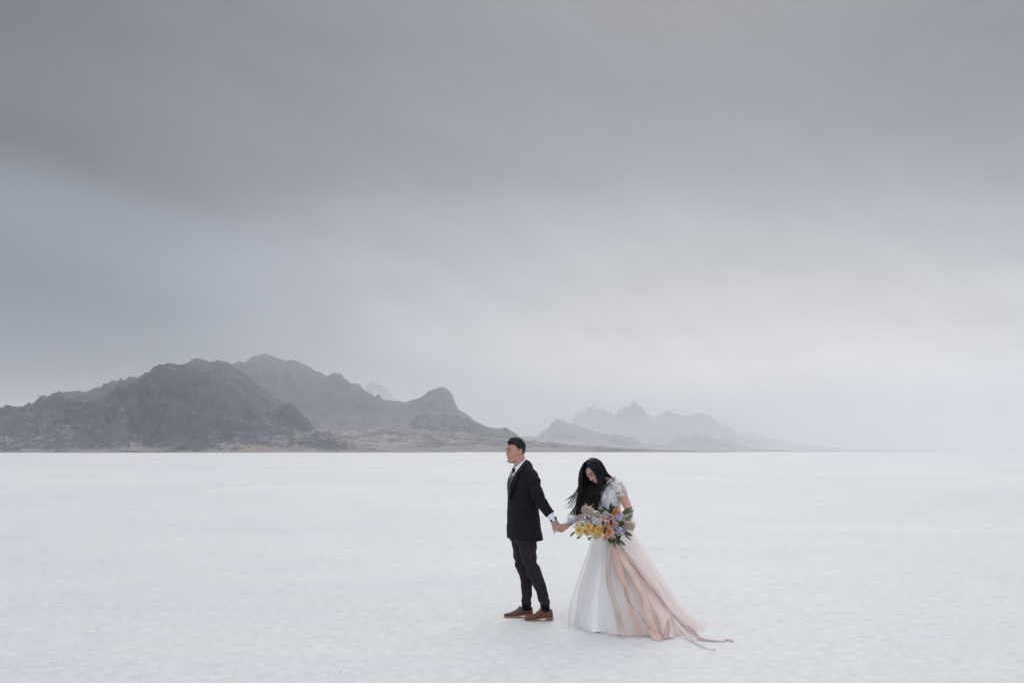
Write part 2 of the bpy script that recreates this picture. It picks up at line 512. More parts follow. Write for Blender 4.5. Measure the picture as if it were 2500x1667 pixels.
def range_mesh(name, prof, D, front, back, seed, mat, nx=600, ny=150, spur=.32, spur_len=220.0, crest=.012, conc=1.35, rough=.05):
    """a mountain range whose crest stands at the distance D; prof lists (px, py) of its skyline"""
    pts = np.array(prof, float)
    x = np.linspace((pts[0, 0] - CX) / F_PX * D, (pts[-1, 0] - CX) / F_PX * D, nx)
    t = np.concatenate([np.linspace(-1, 0, int(ny * .72), endpoint=False), np.linspace(0, 1, int(ny * .28))])
    X, T = np.meshgrid(x, t)
    # the crest wanders in depth so that the range is no straight wall
    wander = fbm(x / (front * .9) + seed, seed * 1.7, 0, 3) * front * .18
    Yc = D + wander                                        # the skyline is met where the crest really stands
    H = np.maximum(0, (HY - np.interp(x / Yc * F_PX + CX, pts[:, 0], pts[:, 1])) / F_PX * Yc + CAM_H)
    hs = H
    Y = D + np.where(T < 0, T * front, T * back) + wander[None, :] * (1 - np.abs(T))
    s = (1 - np.abs(T)) ** conc
    Hm = float(hs.max())
    Hs = H.copy()
    # hills of the slope follow a widened, blurred copy of the skyline
    k = max(3, nx // 28); ker = np.hanning(2 * k + 1); ker /= ker.sum()
    Hb = np.convolve(np.pad(Hs, k, mode='edge'), ker, mode='valid')
    mixw = np.clip(np.abs(T) * 3.0, 0, 1)
    Hx = Hs[None, :] * (1 - mixw) + Hb[None, :] * mixw
    Z = Hx * s
    sl = spur_len
    wx = fbm(X / (sl * 2.2) + seed, Y / (sl * 2.2), seed, 3) * sl * .6
    r = ridged((X + wx) / sl + seed * 3.1, Y / (sl * 2.3), seed, 5, .55)
    r2 = fbm(X / (sl * 1.6) + seed * 5, Y / (sl * 1.1), seed + 4, 4)
    env = np.clip(4 * np.abs(T) * (1 - np.abs(T)), 0, 1)
    Z = Z + Hx * env * spur * (.75 * (r - .25) + .55 * r2)
    Z = Z + Hm * rough * fbm(X / (sl * .22), Y / (sl * .22), seed, 4, .6) * np.clip(s * 3, 0, 1) * np.clip(Hx / Hm * 2, 0, 1) * np.clip(np.abs(T) * 6, .0, 1)
    Z = Z + Hm * crest * fbm(X / (sl * .19), seed, 0, 4, .6) * np.clip(1 - np.abs(T) * 6, 0, 1) * np.clip(Hx / Hm * 3, 0, 1)
    Z = np.minimum(Z, Hm * 1.02)
    edge = np.clip(np.minimum((X - x[0]), (x[-1] - X)) / (sl * .4), 0, 1)
    edge = np.where(((X - x[0]) < (x[-1] - X)) & (pts[0, 0] < 0), 1, edge)
    Z = Z * edge
    Z[0, :] = -.6; Z[-1, :] = -.6
    Z = np.where(np.abs(T) > .985, -.6, np.maximum(Z, -.6 + .0 * Z))
    n0, n1 = X.shape
    co = np.stack([X, Y, Z], -1).reshape(-1, 3)
    idx = np.arange(n0 * n1).reshape(n0, n1)
    fs = np.stack([idx[:-1, :-1], idx[:-1, 1:], idx[1:, 1:], idx[1:, :-1]], -1).reshape(-1, 4)
    me = bpy.data.meshes.new(name)
    me.vertices.add(len(co)); me.vertices.foreach_set('co', co.ravel())
    me.loops.add(fs.size); me.loops.foreach_set('vertex_index', fs.ravel())
    me.polygons.add(len(fs)); me.polygons.foreach_set('loop_start', np.arange(0, fs.size, 4)); me.polygons.foreach_set('loop_total', np.full(len(fs), 4))
    me.update(); me.validate()
    o = link(name, me, mat, smooth=True); o['kind'] = 'structure'
    return o


range_mesh('mountain', [(-260, 1040), (-120, 1006), (-40, 1000), (0, 1000), (27, 998), (64, 990), (94, 990), (115, 982), (144, 974), (190, 972), (208, 974), (250, 968), (300, 958),
                        (330, 928), (354, 908), (369, 908), (393, 891), (420, 886.5), (446, 889.5), (476, 891), (503, 901), (518, 916), (539, 928), (556, 940), (571, 958),
                        (589, 973), (610, 994), (640, 1016), (670, 1034), (714, 1058), (774, 1086), (850, 1100)],
           1650, 340, 300, 1.0, ROCK_NEAR, 1200, 300, .42, 78, .008, 1.15, .05)
range_mesh('mountain', [(-300, 1010), (0, 1000), (90, 990), (144, 957), (190, 952), (208, 956.5), (238, 950), (262, 940), (269, 943), (286, 931), (321, 930), (345, 920), (400, 905), (440, 889), (460, 883),
                        (476, 873), (494, 874.6), (513, 882), (533, 877.6), (556, 882), (572, 893), (600, 912), (625, 937), (655, 964), (684, 985), (720, 1020), (760, 1060), (800, 1100)],
           2550, 540, 480, 2.0, ROCK_NEAR, 900, 190, .36, 150, .006, 1.2)
range_mesh('mountain', [(480, 1040), (520, 960), (556, 905), (573, 886.5), (583, 879), (595, 883.6), (610, 874), (625, 866), (640, 863.5), (652, 861), (672, 871.7), (700, 877.6), (728, 881), (755, 894), (778, 907),
                        (799, 918), (808, 912), (820, 908), (832, 912), (853, 934), (877, 937), (892, 952), (915, 967), (923, 961), (933, 974), (957, 976), (987, 981), (1005, 974),
                        (1037, 967), (1067, 946), (1080, 942.5), (1094, 949), (1106, 965), (1112, 985), (1121, 1000), (1139, 1010), (1165, 1029), (1189, 1041), (1220, 1060), (1270, 1100)],
           4500, 1050, 850, 3.0, ROCK_MID, 1200, 260, .36, 200, .010, 1.25, .04)
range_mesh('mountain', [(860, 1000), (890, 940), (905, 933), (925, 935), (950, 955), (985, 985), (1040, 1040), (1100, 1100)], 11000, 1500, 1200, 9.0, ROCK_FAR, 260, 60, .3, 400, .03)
range_mesh('foothill', [(960, 1085), (987, 1056), (1017, 1026), (1043, 1003), (1064, 1013), (1088, 1008.6), (1124, 1014.5), (1153, 1023.5), (1189, 1041), (1215, 1044), (1237, 1043),
                        (1255, 1056), (1267, 1065), (1300, 1082), (1345, 1100)], 3500, 680, 520, 4.0, ROCK_MID, 700, 180, .4, 110, .014, 1.15, .06)
range_mesh('foothill', [(620, 1060), (659, 1020), (674, 997), (692, 988), (708.6, 981), (728, 999.6), (743, 1020), (760, 1038), (790, 1060), (850, 1085), (900, 1100)],
           1850, 235, 200, 5.0, ROCK_NEAR, 420, 130, .34, 55, .015, 1.1)
range_mesh('foothill', [(680, 1082), (719, 1063), (743, 1057), (775, 1048), (799, 1050), (820, 1064), (850, 1074), (900, 1090), (930, 1100)], 1560, 130, 120, 6.0, ROCK_NEAR, 300, 80, .25, 36, .02, 1.1)
range_mesh('foothill', [(540, 1100), (600, 1082), (640, 1070), (690, 1074), (707, 1068), (722, 1083), (770, 1092), (820, 1100)], 1460, 95, 100, 7.0, ROCK_NEAR, 300, 80, .35, 28, .02, 1.1)
range_mesh('foothill', [(1270, 1092), (1290, 1077), (1305, 1072), (1322, 1082), (1345, 1092), (1370, 1100)], 3300, 190, 180, 8.0, ROCK_MID, 160, 50, .3, 50)
range_mesh('hillside', [(380, 1096), (480, 1080), (560, 1066), (620, 1052), (700, 1046), (780, 1042), (860, 1038), (950, 1040), (1040, 1046), (1130, 1052), (1220, 1068), (1320, 1078), (1400, 1086), (1480, 1093), (1560, 1100)],
           3400, 1750, 700, 10.0, SAND, 1000, 300, .22, 150, .02, 1.0, .06)
range_mesh('hillside', [(1180, 1080), (1240, 1066), (1300, 1064), (1400, 1068), (1500, 1078), (1600, 1084), (1750, 1092), (1850, 1100)],
           8600, 2400, 1400, 11.0, SAND, 400, 100, .2, 400, .02, 1.0, .05)
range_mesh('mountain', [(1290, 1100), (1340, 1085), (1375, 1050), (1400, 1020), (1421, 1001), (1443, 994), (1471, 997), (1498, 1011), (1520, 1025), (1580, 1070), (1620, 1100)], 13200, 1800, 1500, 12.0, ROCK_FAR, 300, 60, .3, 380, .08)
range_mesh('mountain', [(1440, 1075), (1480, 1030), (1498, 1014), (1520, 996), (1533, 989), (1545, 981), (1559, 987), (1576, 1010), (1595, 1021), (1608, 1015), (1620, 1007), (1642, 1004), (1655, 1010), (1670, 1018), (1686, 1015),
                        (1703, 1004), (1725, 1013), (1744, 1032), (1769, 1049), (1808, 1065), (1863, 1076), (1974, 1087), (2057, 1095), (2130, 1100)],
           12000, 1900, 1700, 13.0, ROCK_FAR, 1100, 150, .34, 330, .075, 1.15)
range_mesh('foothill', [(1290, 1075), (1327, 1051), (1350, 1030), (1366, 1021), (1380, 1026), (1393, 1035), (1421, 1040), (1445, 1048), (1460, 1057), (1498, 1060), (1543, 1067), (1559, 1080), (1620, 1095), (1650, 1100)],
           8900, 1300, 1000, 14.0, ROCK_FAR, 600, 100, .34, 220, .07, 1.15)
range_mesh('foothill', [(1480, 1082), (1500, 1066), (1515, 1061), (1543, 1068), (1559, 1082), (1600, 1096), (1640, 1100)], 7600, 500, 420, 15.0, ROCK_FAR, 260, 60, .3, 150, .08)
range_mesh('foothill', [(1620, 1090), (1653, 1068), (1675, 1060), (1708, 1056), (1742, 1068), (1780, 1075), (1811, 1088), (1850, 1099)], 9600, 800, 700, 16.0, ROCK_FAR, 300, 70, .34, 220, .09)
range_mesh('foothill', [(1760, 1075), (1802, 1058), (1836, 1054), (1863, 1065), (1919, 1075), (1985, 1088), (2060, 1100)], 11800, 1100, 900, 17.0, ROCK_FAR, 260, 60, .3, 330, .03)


def shore():
    """low muddy bank where the salt ends"""
    mb = MB(); n = 400
    rings = [[], [], [], []]
    for i in range(n):
        a = i / (n - 1); px = -200 + a * 2500
        Y = 1250 + 900 * max(0, a - .25) * 1.0 + 9500 * max(0, a - .48) ** 1.3 + 25 * math.sin(a * 23)
        h = .6 + .4 * float(fbm(a * 40, .5)) + Y / 6000.0
        for k, (dy, z) in enumerate(((-30, -.3), (0, h), (50, h * .95), (400, -.3))):
            y = Y + dy; rings[k].append(((px - CX) / F_PX * y, y, z))
    mb.loft(rings, closed=False)
    o = build('shore', mb, rock_mat('mud_bank', (.10, .094, .09), (.15, .14, .13), (.18, .165, .155), .9, 1.0, .02)); o['kind'] = 'structure'


shore()

# haze box: even density air round the whole scene
mb = MB()
x0, x1, y0, y1, z0, z1 = -22000, 22000, -1600, 22000, -1.6, 604
vs = [(x, y, z) for z in (z0, z1) for y in (y0, y1) for x in (x0, x1)]
mb.add(vs, [(0, 2, 3, 1), (4, 5, 7, 6), (0, 1, 5, 4), (1, 3, 7, 5), (3, 2, 6, 7), (2, 0, 4, 6)])
hm = bpy.data.materials.new('haze'); hm.use_nodes = True
hm.node_tree.nodes.clear()
q = NT(hm.node_tree)
pv = q.n('ShaderNodeVolumePrincipled')
pv.inputs['Color'].default_value = (*HAZE_COLOR, 1); pv.inputs['Density'].default_value = HAZE_DENSITY; pv.inputs['Anisotropy'].default_value = HAZE_G
out = q.n('ShaderNodeOutputMaterial'); q.put(out.inputs['Volume'], pv.outputs[0])
def mist(px, Y, z, sx, sy, sz, dens, seed):
    """a bank of thicker drifting mist: soft because it thins towards its rim"""
    mb = MB(); mb.ell(V((px - CX) / F_PX * Y, Y, z), V(1, 0, 0), V(0, 1, 0), V(0, 0, 1), sx, sy, sz, 48, 24)
    me = mesh_of(mb)
    displace(me, lambda c: .30 * sz * fbm(c[:, 0] / sx * 2.2 + seed, c[:, 1] / sy * 2.2, c[:, 2] / sz * 1.5, 2))
    mm = bpy.data.materials.new('mist'); mm.use_nodes = True; mm.node_tree.nodes.clear(); qq = NT(mm.node_tree)
    p_ = qq.n('ShaderNodeVolumePrincipled'); p_.inputs['Color'].default_value = (.975, .985, 1, 1); p_.inputs['Density'].default_value = dens; p_.inputs['Anisotropy'].default_value = HAZE_G
    o_ = qq.n('ShaderNodeOutputMaterial'); qq.put(o_.inputs['Volume'], p_.outputs[0])
    o = link('mist', me, mm); o['kind'] = 'stuff'; o['category'] = 'mist'
    return o


mist(1620, 10200, -60, 4200, 900, 440, 5.4e-4, 1.0)['label'] = 'wide pale mist bank veiling the faint far peaks right of centre'
mist(985, 7600, 60, 620, 1500, 420, 3.2e-4, 2.0)['label'] = 'mist bank behind the right shoulder of the left mountain range'
mist(830, 3600, 20, 800, 380, 150, 2.2e-4, 3.0)['label'] = 'thin low mist at the foot of the middle mountain range'
hz = build('haze', mb, hm, smooth=False); hz['kind'] = 'stuff'
hz['label'] = 'pale haze over the salt flat fading the far mountains'; hz['category'] = 'haze'
# ------------------------------------------------------------------ people
def head_rings(C, F, U, R, prof, grow=None, nz=None, n=32):
    """rings of a head from chin to crown; prof rows: z, front, back, half width; grow(z, th) adds thickness"""
    prof = np.array(prof)
    zs = np.interp(np.linspace(0, 1, nz or 34), np.linspace(0, 1, len(prof)), prof[:, 0])
    yf = np.interp(zs, prof[:, 0], prof[:, 1]); yb = np.interp(zs, prof[:, 0], prof[:, 2]); w = np.interp(zs, prof[:, 0], prof[:, 3])
    rings = []
    for z, a, b, c in zip(zs, yf, yb, w):
        mid = -.012; ring = []
        for j in range(n):
            th = 2 * math.pi * j / n
            co, si = math.cos(th), math.sin(th)
            y = mid + (a - mid) * co if co > 0 else mid + (mid - b) * co
            xx = c * si * (1 + .06 * max(0, co))
            p = V(xx, y, z)
            if grow is not None:
                nn = V(xx, y - mid, (z - .02) * .9)
                if nn.length > 1e-6: nn.normalize()
                p = p + nn * grow(z, th if th <= math.pi else 2 * math.pi - th, th)
            ring.append(C + R * p.x + F * p.y + U * p.z)
        rings.append(ring)
    return rings


HEAD = [(-.118, .058, .02, .012), (-.112, .076, .004, .026), (-.098, .085, -.012, .039), (-.078, .085, -.032, .051), (-.055, .0865, -.058, .060), (-.03, .088, -.088, .069),
        (-.005, .087, -.098, .073), (.02, .091, -.103, .075), (.045, .089, -.101, .0735), (.068, .078, -.090, .065), (.088, .061, -.074, .053), (.104, .038, -.053, .036), (.114, .014, -.032, .018), (.118, -.002, -.018, .006)]


def add_head(mb, C, F, U, R, k=1.0, fem=False):
    P = lambda x, y, z: C + R * (x * k) + F * (y * k) + U * (z * k)
    prof = [(a * k, b * k, c * k, d * k) for a, b, c, d in HEAD]
    mb.loft(head_rings(C, F, U, R, prof))
    # brow ridge, nose, cheek, lips, chin, jaw, ears
    mb.tube([P(-.045, .076, .018), P(-.02, .088, .022), P(.02, .088, .022), P(.045, .076, .018)], .008 * k, 8, sub=3)
    mb.tube([P(0, .083, .018), P(0, .092, -.004), P(0, .1015, -.022), P(0, .098, -.033)], [.0075 * k, .009 * k, .0115 * k, .009 * k], 10, sub=3)
    for s in (-1, 1):
        mb.ell(P(.011 * s, .092, -.030), F, R, U, .010 * k, .007 * k, .007 * k)
        mb.ell(P(.036 * s, .062, -.022), F, R, U, .021 * k, .024 * k, .024 * k)
        mb.tube([P(.060 * s, -.026, -.046), P(.048 * s, .02, -.078), P(.022 * s, .068, -.101)], [.009 * k, .009 * k, .011 * k], 8, sub=3)
        # ear: rim and lobe
        mb.tube([P(.074 * s, -.002, -.030), P(.082 * s, -.010, -.016), P(.088 * s, -.022, .004), P(.088 * s, -.024, .020), P(.083 * s, -.012, .030), P(.076 * s, .0, .024)], .0055 * k, 8, sub=3)
        mb.ell(P(.077 * s, -.012, .002), F, R, U, .015 * k, .005 * k, .027 * k)
    mb.ell(P(0, .080, -.097), F, R, U, .014 * k, .020 * k, .014 * k)
    mb.tube([P(-.022, .080, -.057), P(-.008, .0865, -.055), P(.008, .0865, -.055), P(.022, .080, -.057)], .0055 * k, 8, sub=2)
    mb.tube([P(-.020, .080, -.064), P(0, .0858, -.067), P(.020, .080, -.064)], .006 * k, 8, sub=2)
    return P


def finger(mb, pts, r0, r1):
    n = len(pts); mb.tube(pts, [r0 + (r1 - r0) * i / (n - 1) for i in range(n)], 8, sub=3, roundend=True)


# ================================================================== the man
Y0 = 9.80
def M(px, py, dy=0.0): return W(px, py, Y0 + dy)
SM = Y0 / F_PX
MF = V(-math.cos(math.radians(12)), -math.sin(math.radians(12)), 0)    # where the chest points
MS = V(-MF.y, MF.x, 0); MS = MS if MS.y < 0 else -MS                    # his left, towards the camera
UP = V(0, 0, 1)
man_root = thing('person', (W(1292, 1508, Y0).x, Y0, 0),
                 'standing man in a dark suit and brown shoes facing left, reaching one hand back', 'person')

MHF = V(-math.cos(math.radians(31)), -math.sin(math.radians(31)), .02).normalized()
MHU = (UP - MHF * UP.dot(MHF)).normalized(); MHR = MHF.cross(MHU)
MHC = M(1258.0, 1102.0, -.02)


def body_ring(c, F, S, a, b, n=28, e=2.0, tilt=0.0):
    out = []
    for j in range(n):
        th = 2 * math.pi * j / n
        co, si = math.cos(th), math.sin(th)
        x = math.copysign(abs(co) ** (2 / e), co); y = math.copysign(abs(si) ** (2 / e), si)
        out.append(c + F * (a * x) + S * (b * y) + UP * (tilt * x))
    return out


mb = MB()
PH = add_head(mb, MHC, MHF, MHU, MHR, .95)
mb.tube([M(1266, 1108, -.02), M(1269, 1128, -.02), M(1274, 1150, -.01)], [.056, .058, .066], 16, sub=4)
rings = []
for py, cx, a, b in ((1140, 1275, .055, .07), (1150, 1276, .075, .11), (1163, 1277, .095, .145), (1180, 1277, .108, .16), (1205, 1277, .108, .155), (1235, 1278, .10, .14),
                     (1265, 1279, .10, .15), (1295, 1281, .11, .16), (1315, 1283, .10, .15)):
    rings.append(body_ring(M(cx, py), MF, MS, a, b))
mb.loft(rings)
# legs
mb.tube([M(1287, 1300, -.07), M(1289.5, 1345, -.085), M(1296, 1378, -.085), M(1313.5, 1424, -.085), M(1328, 1465, -.085), M(1332, 1492, -.085)], [.066, .060, .042, .040, .032, .032], 14, sub=4)
mb.tube([M(1274, 1300, .07), M(1276, 1345, .085), M(1279.5, 1384, .085), M(1285.5, 1430, .085), M(1285.5, 1470, .085), M(1286, 1486, .09)], [.066, .060, .045, .040, .032, .032], 14, sub=4)
for fx, fy, dy in ((1330, 1500, -.085), (1285, 1494, .10)):
    mb.tube([M(fx + 8, fy, dy), M(fx - 10, fy + 3, dy), M(fx - 28, fy + 8, dy)], [.026, .024, .014], 12, sub=3)
# left arm, reaching back towards her
HY_ = -.27
mb.tube([M(1290, 1168, -.12), M(1302, 1184, -.195), M(1317, 1213, -.22), M(1334, 1240, -.25), M(1351, 1268, HY_)], [.035, .040, .038, .035, .027], 14, sub=4)
# left hand: palm, knuckles and five bent fingers
mb.tube([M(1350.5, 1265, HY_), M(1354.5, 1275, HY_), M(1357.5, 1283.5, HY_)], [(.023, .027), (.025, .036), (.021, .037)], 14, side=V(0, 1, 0), sub=4)
for x, y, d in ((1350.5, 1285, .004), (1355, 1287, -.010), (1359.5, 1286, -.012), (1364, 1283, -.008)):
    mb.sphere(M(x, y, HY_ + d), .0115)
finger(mb, [M(1350.5, 1285, HY_ + .004), M(1351.5, 1291.5, HY_ + .002), M(1353.2, 1297, HY_ + .004), M(1354.4, 1300.6, HY_ + .006)], .0108, .0066)
finger(mb, [M(1355, 1286, HY_ - .010), M(1357, 1292.5, HY_ - .018), M(1361.5, 1295.5, HY_ - .022), M(1364.5, 1294.0, HY_ - .020)], .0112, .0088)
finger(mb, [M(1359.5, 1285, HY_ - .012), M(1362, 1291.5, HY_ - .026), M(1367, 1294, HY_ - .032), M(1370.5, 1291.8, HY_ - .028)], .0112, .0088)
finger(mb, [M(1364, 1282, HY_ - .008), M(1366.5, 1287, HY_ - .030), M(1371, 1289, HY_ - .038), M(1374, 1287, HY_ - .034)], .0108, .0084)
finger(mb, [M(1355, 1272, HY_ + .012), M(1362, 1275.5, HY_ + .016), M(1367.5, 1279, HY_ + .006), M(1371, 1281.5, HY_ + .0)], .0115, .0080)
# right arm hangs on the far side, its hand just below the jacket hem
mb.tube([M(1262, 1158, .17), M(1254, 1200, .20), M(1253, 1245, .20), M(1247, 1290, .18)], [.035, .038, .034, .026], 14, sub=4)
mb.tube([M(1247, 1290, .18), M(1247, 1300, .175), M(1247.5, 1307, .17)], [(.018, .026), (.018, .034), (.016, .034)], 12, side=V(0, 1, 0), sub=3)
for i, (x, dy) in enumerate(((1243.8, .155), (1246, .165), (1248.2, .175), (1250.4, .185))):
    finger(mb, [M(x, 1306, dy), M(x - .3, 1312 - (i == 3) * 1, dy - .002), M(x + 1.2, 1317 - (i in (0, 3)) * 1.5, dy), M(x + 3.6, 1319 - (i in (0, 3)) * 2, dy + .004)], .0092, .0070)
finger(mb, [M(1243.5, 1298, .15), M(1241.5, 1304, .14), M(1241.8, 1309.5, .145)], .0105, .008)
body = fuse(mb, .0034, 5, 'body')
link('body', body, SKIN_M, man_root)

# face details
def face(root, P, k, lipmat, browmat, lid, sides=(-1, 1), brow_up=.030):
    mb = MB()
    mb.tube([P(-.021, .0815, -.0575), P(-.007, .0900, -.0560), P(.007, .0900, -.0560), P(.021, .0815, -.0575)], [.0012 * k, .0040 * k, .0040 * k, .0012 * k], 8, sub=3)
    mb.tube([P(-.019, .0815, -.0615), P(0, .0890, -.0645), P(.019, .0815, -.0615)], [.0012 * k, .0048 * k, .0012 * k], 8, sub=4)
    build('lips', mb, lipmat, root)
    for s in sides:
        mb = MB()
        mb.tube([P(.052 * s, .0735, brow_up - .005), P(.038 * s, .0865, brow_up + .002), P(.014 * s, .0965, brow_up - .003)], [.0012 * k, .0036 * k, .0040 * k], 8, sub=4)
        build('eyebrow', mb, browmat, root)
        mb = MB()
        mb.ell(P(.032 * s, .0800, .003), (P(0, 1, 0) - P(0, 0, 0)).normalized(), (P(1, 0, 0) - P(0, 0, 0)).normalized(), (P(0, 0, 1) - P(0, 0, 0)).normalized(), .0095 * k, .0135 * k, .0055 * k, 14, 8)
        e = build('eye', mb, EYE_WHITE, root)
        mb = MB()
        mb.ell(P(.031 * s, .0865, .003), (P(0, 1, 0) - P(0, 0, 0)).normalized(), (P(1, 0, 0) - P(0, 0, 0)).normalized(), (P(0, 0, 1) - P(0, 0, 0)).normalized(), .0040 * k, .0062 * k, .0052 * k, 12, 8)
        build('iris', mb, EYE_DARK, e)
        mb = MB()
        mb.tube([P(.046 * s, .0780, .002 + lid * .3), P(.033 * s, .0905, .0075 + lid), P(.019 * s, .0885, .003 + lid * .4)], [.0010 * k, .0024 * k, .0010 * k], 8, sub=4)
        build('eyelash', mb, EYE_DARK, e)


face(man_root, PH, .95, LIPS_M, BROW, 0.0)


def man_hair(z, th, raw):
    """hair thickness over the scalp; negative hides it under the skin"""
    d = math.degrees(th)
    if d < 45: line = .073
    elif d < 75: line = .073 - .047 * ((d - 45) / 30) ** 1.6
    elif d < 92: line = .026 - .052 * min(1, (d - 75) / 10)
    elif d < 112: line = -.018 + .056 * min(1, (d - 92) / 8) if d < 100 else .038 - .075 * (d - 100) / 12
    else: line = -.037 - .032 * min(1, (d - 112) / 30)
    top = max(0, min(1, (z - .03) / .05))
    t = .004 + .017 * top * top * (3 - 2 * top)
    if d > 95: t += .007 * max(0, min(1, (z + .04) / .08)) * min(1, (d - 95) / 50)
    if d < 80 and z > .055: t += .013 * (1 - d / 80)
    e = max(0, min(1, (z - line) / .010))
    n = .0022 * float(pnoise(raw * 14, z * 25, 1.0)) * top
    return -.010 + (t + .010) * e + n * e


mb = MB()
prof = [(a * .95, b * .95, c * .95, d * .95) for a, b, c, d in HEAD]
mb.loft(head_rings(MHC, MHF, MHU, MHR, prof, grow=man_hair, nz=90, n=120))
# combed-back locks over the top
for i in range(260):
    a = random.uniform(-1, 1)
    x = a * .062; w = math.sqrt(max(.05, 1 - a * a))
    y0 = .074 * w + .016; y1 = random.uniform(-.115, -.05) * w
    pts = []
    for k in range(7):
        t = k / 6
        y = y0 + (y1 - y0) * t
        yy = (y + .010) / .118; xx = x / .085
        z = .150 * math.sqrt(max(.04, 1 - yy * yy * .92 - xx * xx)) + .011 * (1 - t) ** 2 - (.016 if k == 0 else 0)
        pts.append(PH(x * (1 + .10 * math.sin(t * 3)), y, z - .003 * random.random()))
    mb.tube(pts, [.003, .0042, .0044, .0044, .0040, .0034, .0010], 5, sub=2)
hair = mesh_of(mb, 'hair')
m, q_, b_ = new_mat('short_hair_fade')
b_.inputs['Roughness'].default_value = .5; b_.inputs['Specular IOR Level'].default_value = .25
att = q_.n('ShaderNodeAttribute', attribute_name='fade')
q_.put(b_.inputs['Base Color'], q_.mix(att.outputs['Fac'], (.007, .006, .008), (.12, .095, .078)))
at = hair.attributes.new('fade', 'FLOAT', 'POINT')
vals = []
for v in hair.vertices:
    d = v.co - MHC; z = d.dot(MHU); y = d.dot(MHF)
    vals.append(max(0, min(1, (.040 - z + .30 * min(0, y + .02)) / .05)))
at.data.foreach_set('value', vals)
link('hair', hair, m, man_root)

# shirt: front under the jacket, collar, near cuff
mb = MB()
rings = []
for py, cx, a, b in ((1150, 1272, .09, .12), (1162, 1272, .113, .16), (1180, 1272, .122, .165), (1205, 1272, .121, .15), (1225, 1273, .118, .14)):
    rings.append(body_ring(M(cx, py, -.0), MF, MS, a, b))
mb.loft(rings)
neckc = M(1267.5, 1131, -.02); lowc = M(1269, 1143, -.02)
def collar_ring(c, a, b, drop, n=40, gap=.0):
    out = []
    for j in range(n):
        th = -math.pi + 2 * math.pi * j / n
        co, si = math.cos(th), math.sin(th)
        out.append(c + MHF * (a * co) + MHR * (b * si) + UP * (-drop * co))
    return out
mb.loft([collar_ring(lowc, .078, .080, .052), collar_ring(M(1268.5, 1138, -.02), .068, .070, .048), collar_ring(neckc, .0605, .062, .042), collar_ring(neckc + UP * .002, .058, .059, .042)], cap=False)
shirt = build('shirt', mb, SHIRT, man_root)
mb = MB()                                                        # folded collar wing on the near side
wing = [M(1254.6, 1142, -.075), M(1262, 1137, -.088), M(1272, 1128.5, -.085), M(1281, 1119.5, -.05), M(1283.5, 1123.5, -.05), M(1275, 1134, -.098), M(1266, 1147, -.108), M(1256.5, 1160.5, -.112), M(1258.2, 1149.5, -.098)]
mb.add(wing, [(0, 1, 6, 8), (8, 6, 7), (1, 2, 5, 6), (2, 3, 4, 5)])
link('collar', solidify(mb, .003), SHIRT, shirt, smooth=False)
mb = MB()
cuf = [M(1341.5, 1252.5, -.255), M(1345.5, 1258.5, -.262), M(1350, 1265.3, -.268)]
mb.tube(cuf, [.037, .036, .034], 20, sub=2, cap=False)
mb.tube(cuf[::-1], [.031, .033, .034], 20, sub=2, cap=False)
me = mesh_of(mb); displace(me, lambda c: .0015 * pnoise(c[:, 0] * 60, c[:, 1] * 60, c[:, 2] * 60))
link('shirt_cuff', me, SHIRT, man_root)

# tie: knot and blade
mb = MB()
mb.tube([M(1254.6, 1142.5, -.088), M(1253.0, 1147.5, -.098), M(1251.4, 1152.5, -.104)], [(.010, .017), (.010, .015), (.008, .012)], 12, side=V(0, 1, 0), sub=2)
pts = [M(1251.4, 1150.5, -.105), M(1247.2, 1162, -.120), M(1244.4, 1180, -.118), M(1242.2, 1200, -.098), M(1243.0, 1217, -.090)]
mb.tube(pts, [(.004, .018), (.005, .038), (.005, .040), (.005, .038), (.005, .034)], 12, side=MF, sub=3)
build('tie', mb, TIE, man_root)

# jacket: shell with an open front, tilted neck hole and sleeves
def cloth_noise(amp, f):
    def fn(c):
        n = fbm(c[:, 0] * f, c[:, 1] * f, c[:, 2] * f * .7, 3)
        return amp * n
    return fn


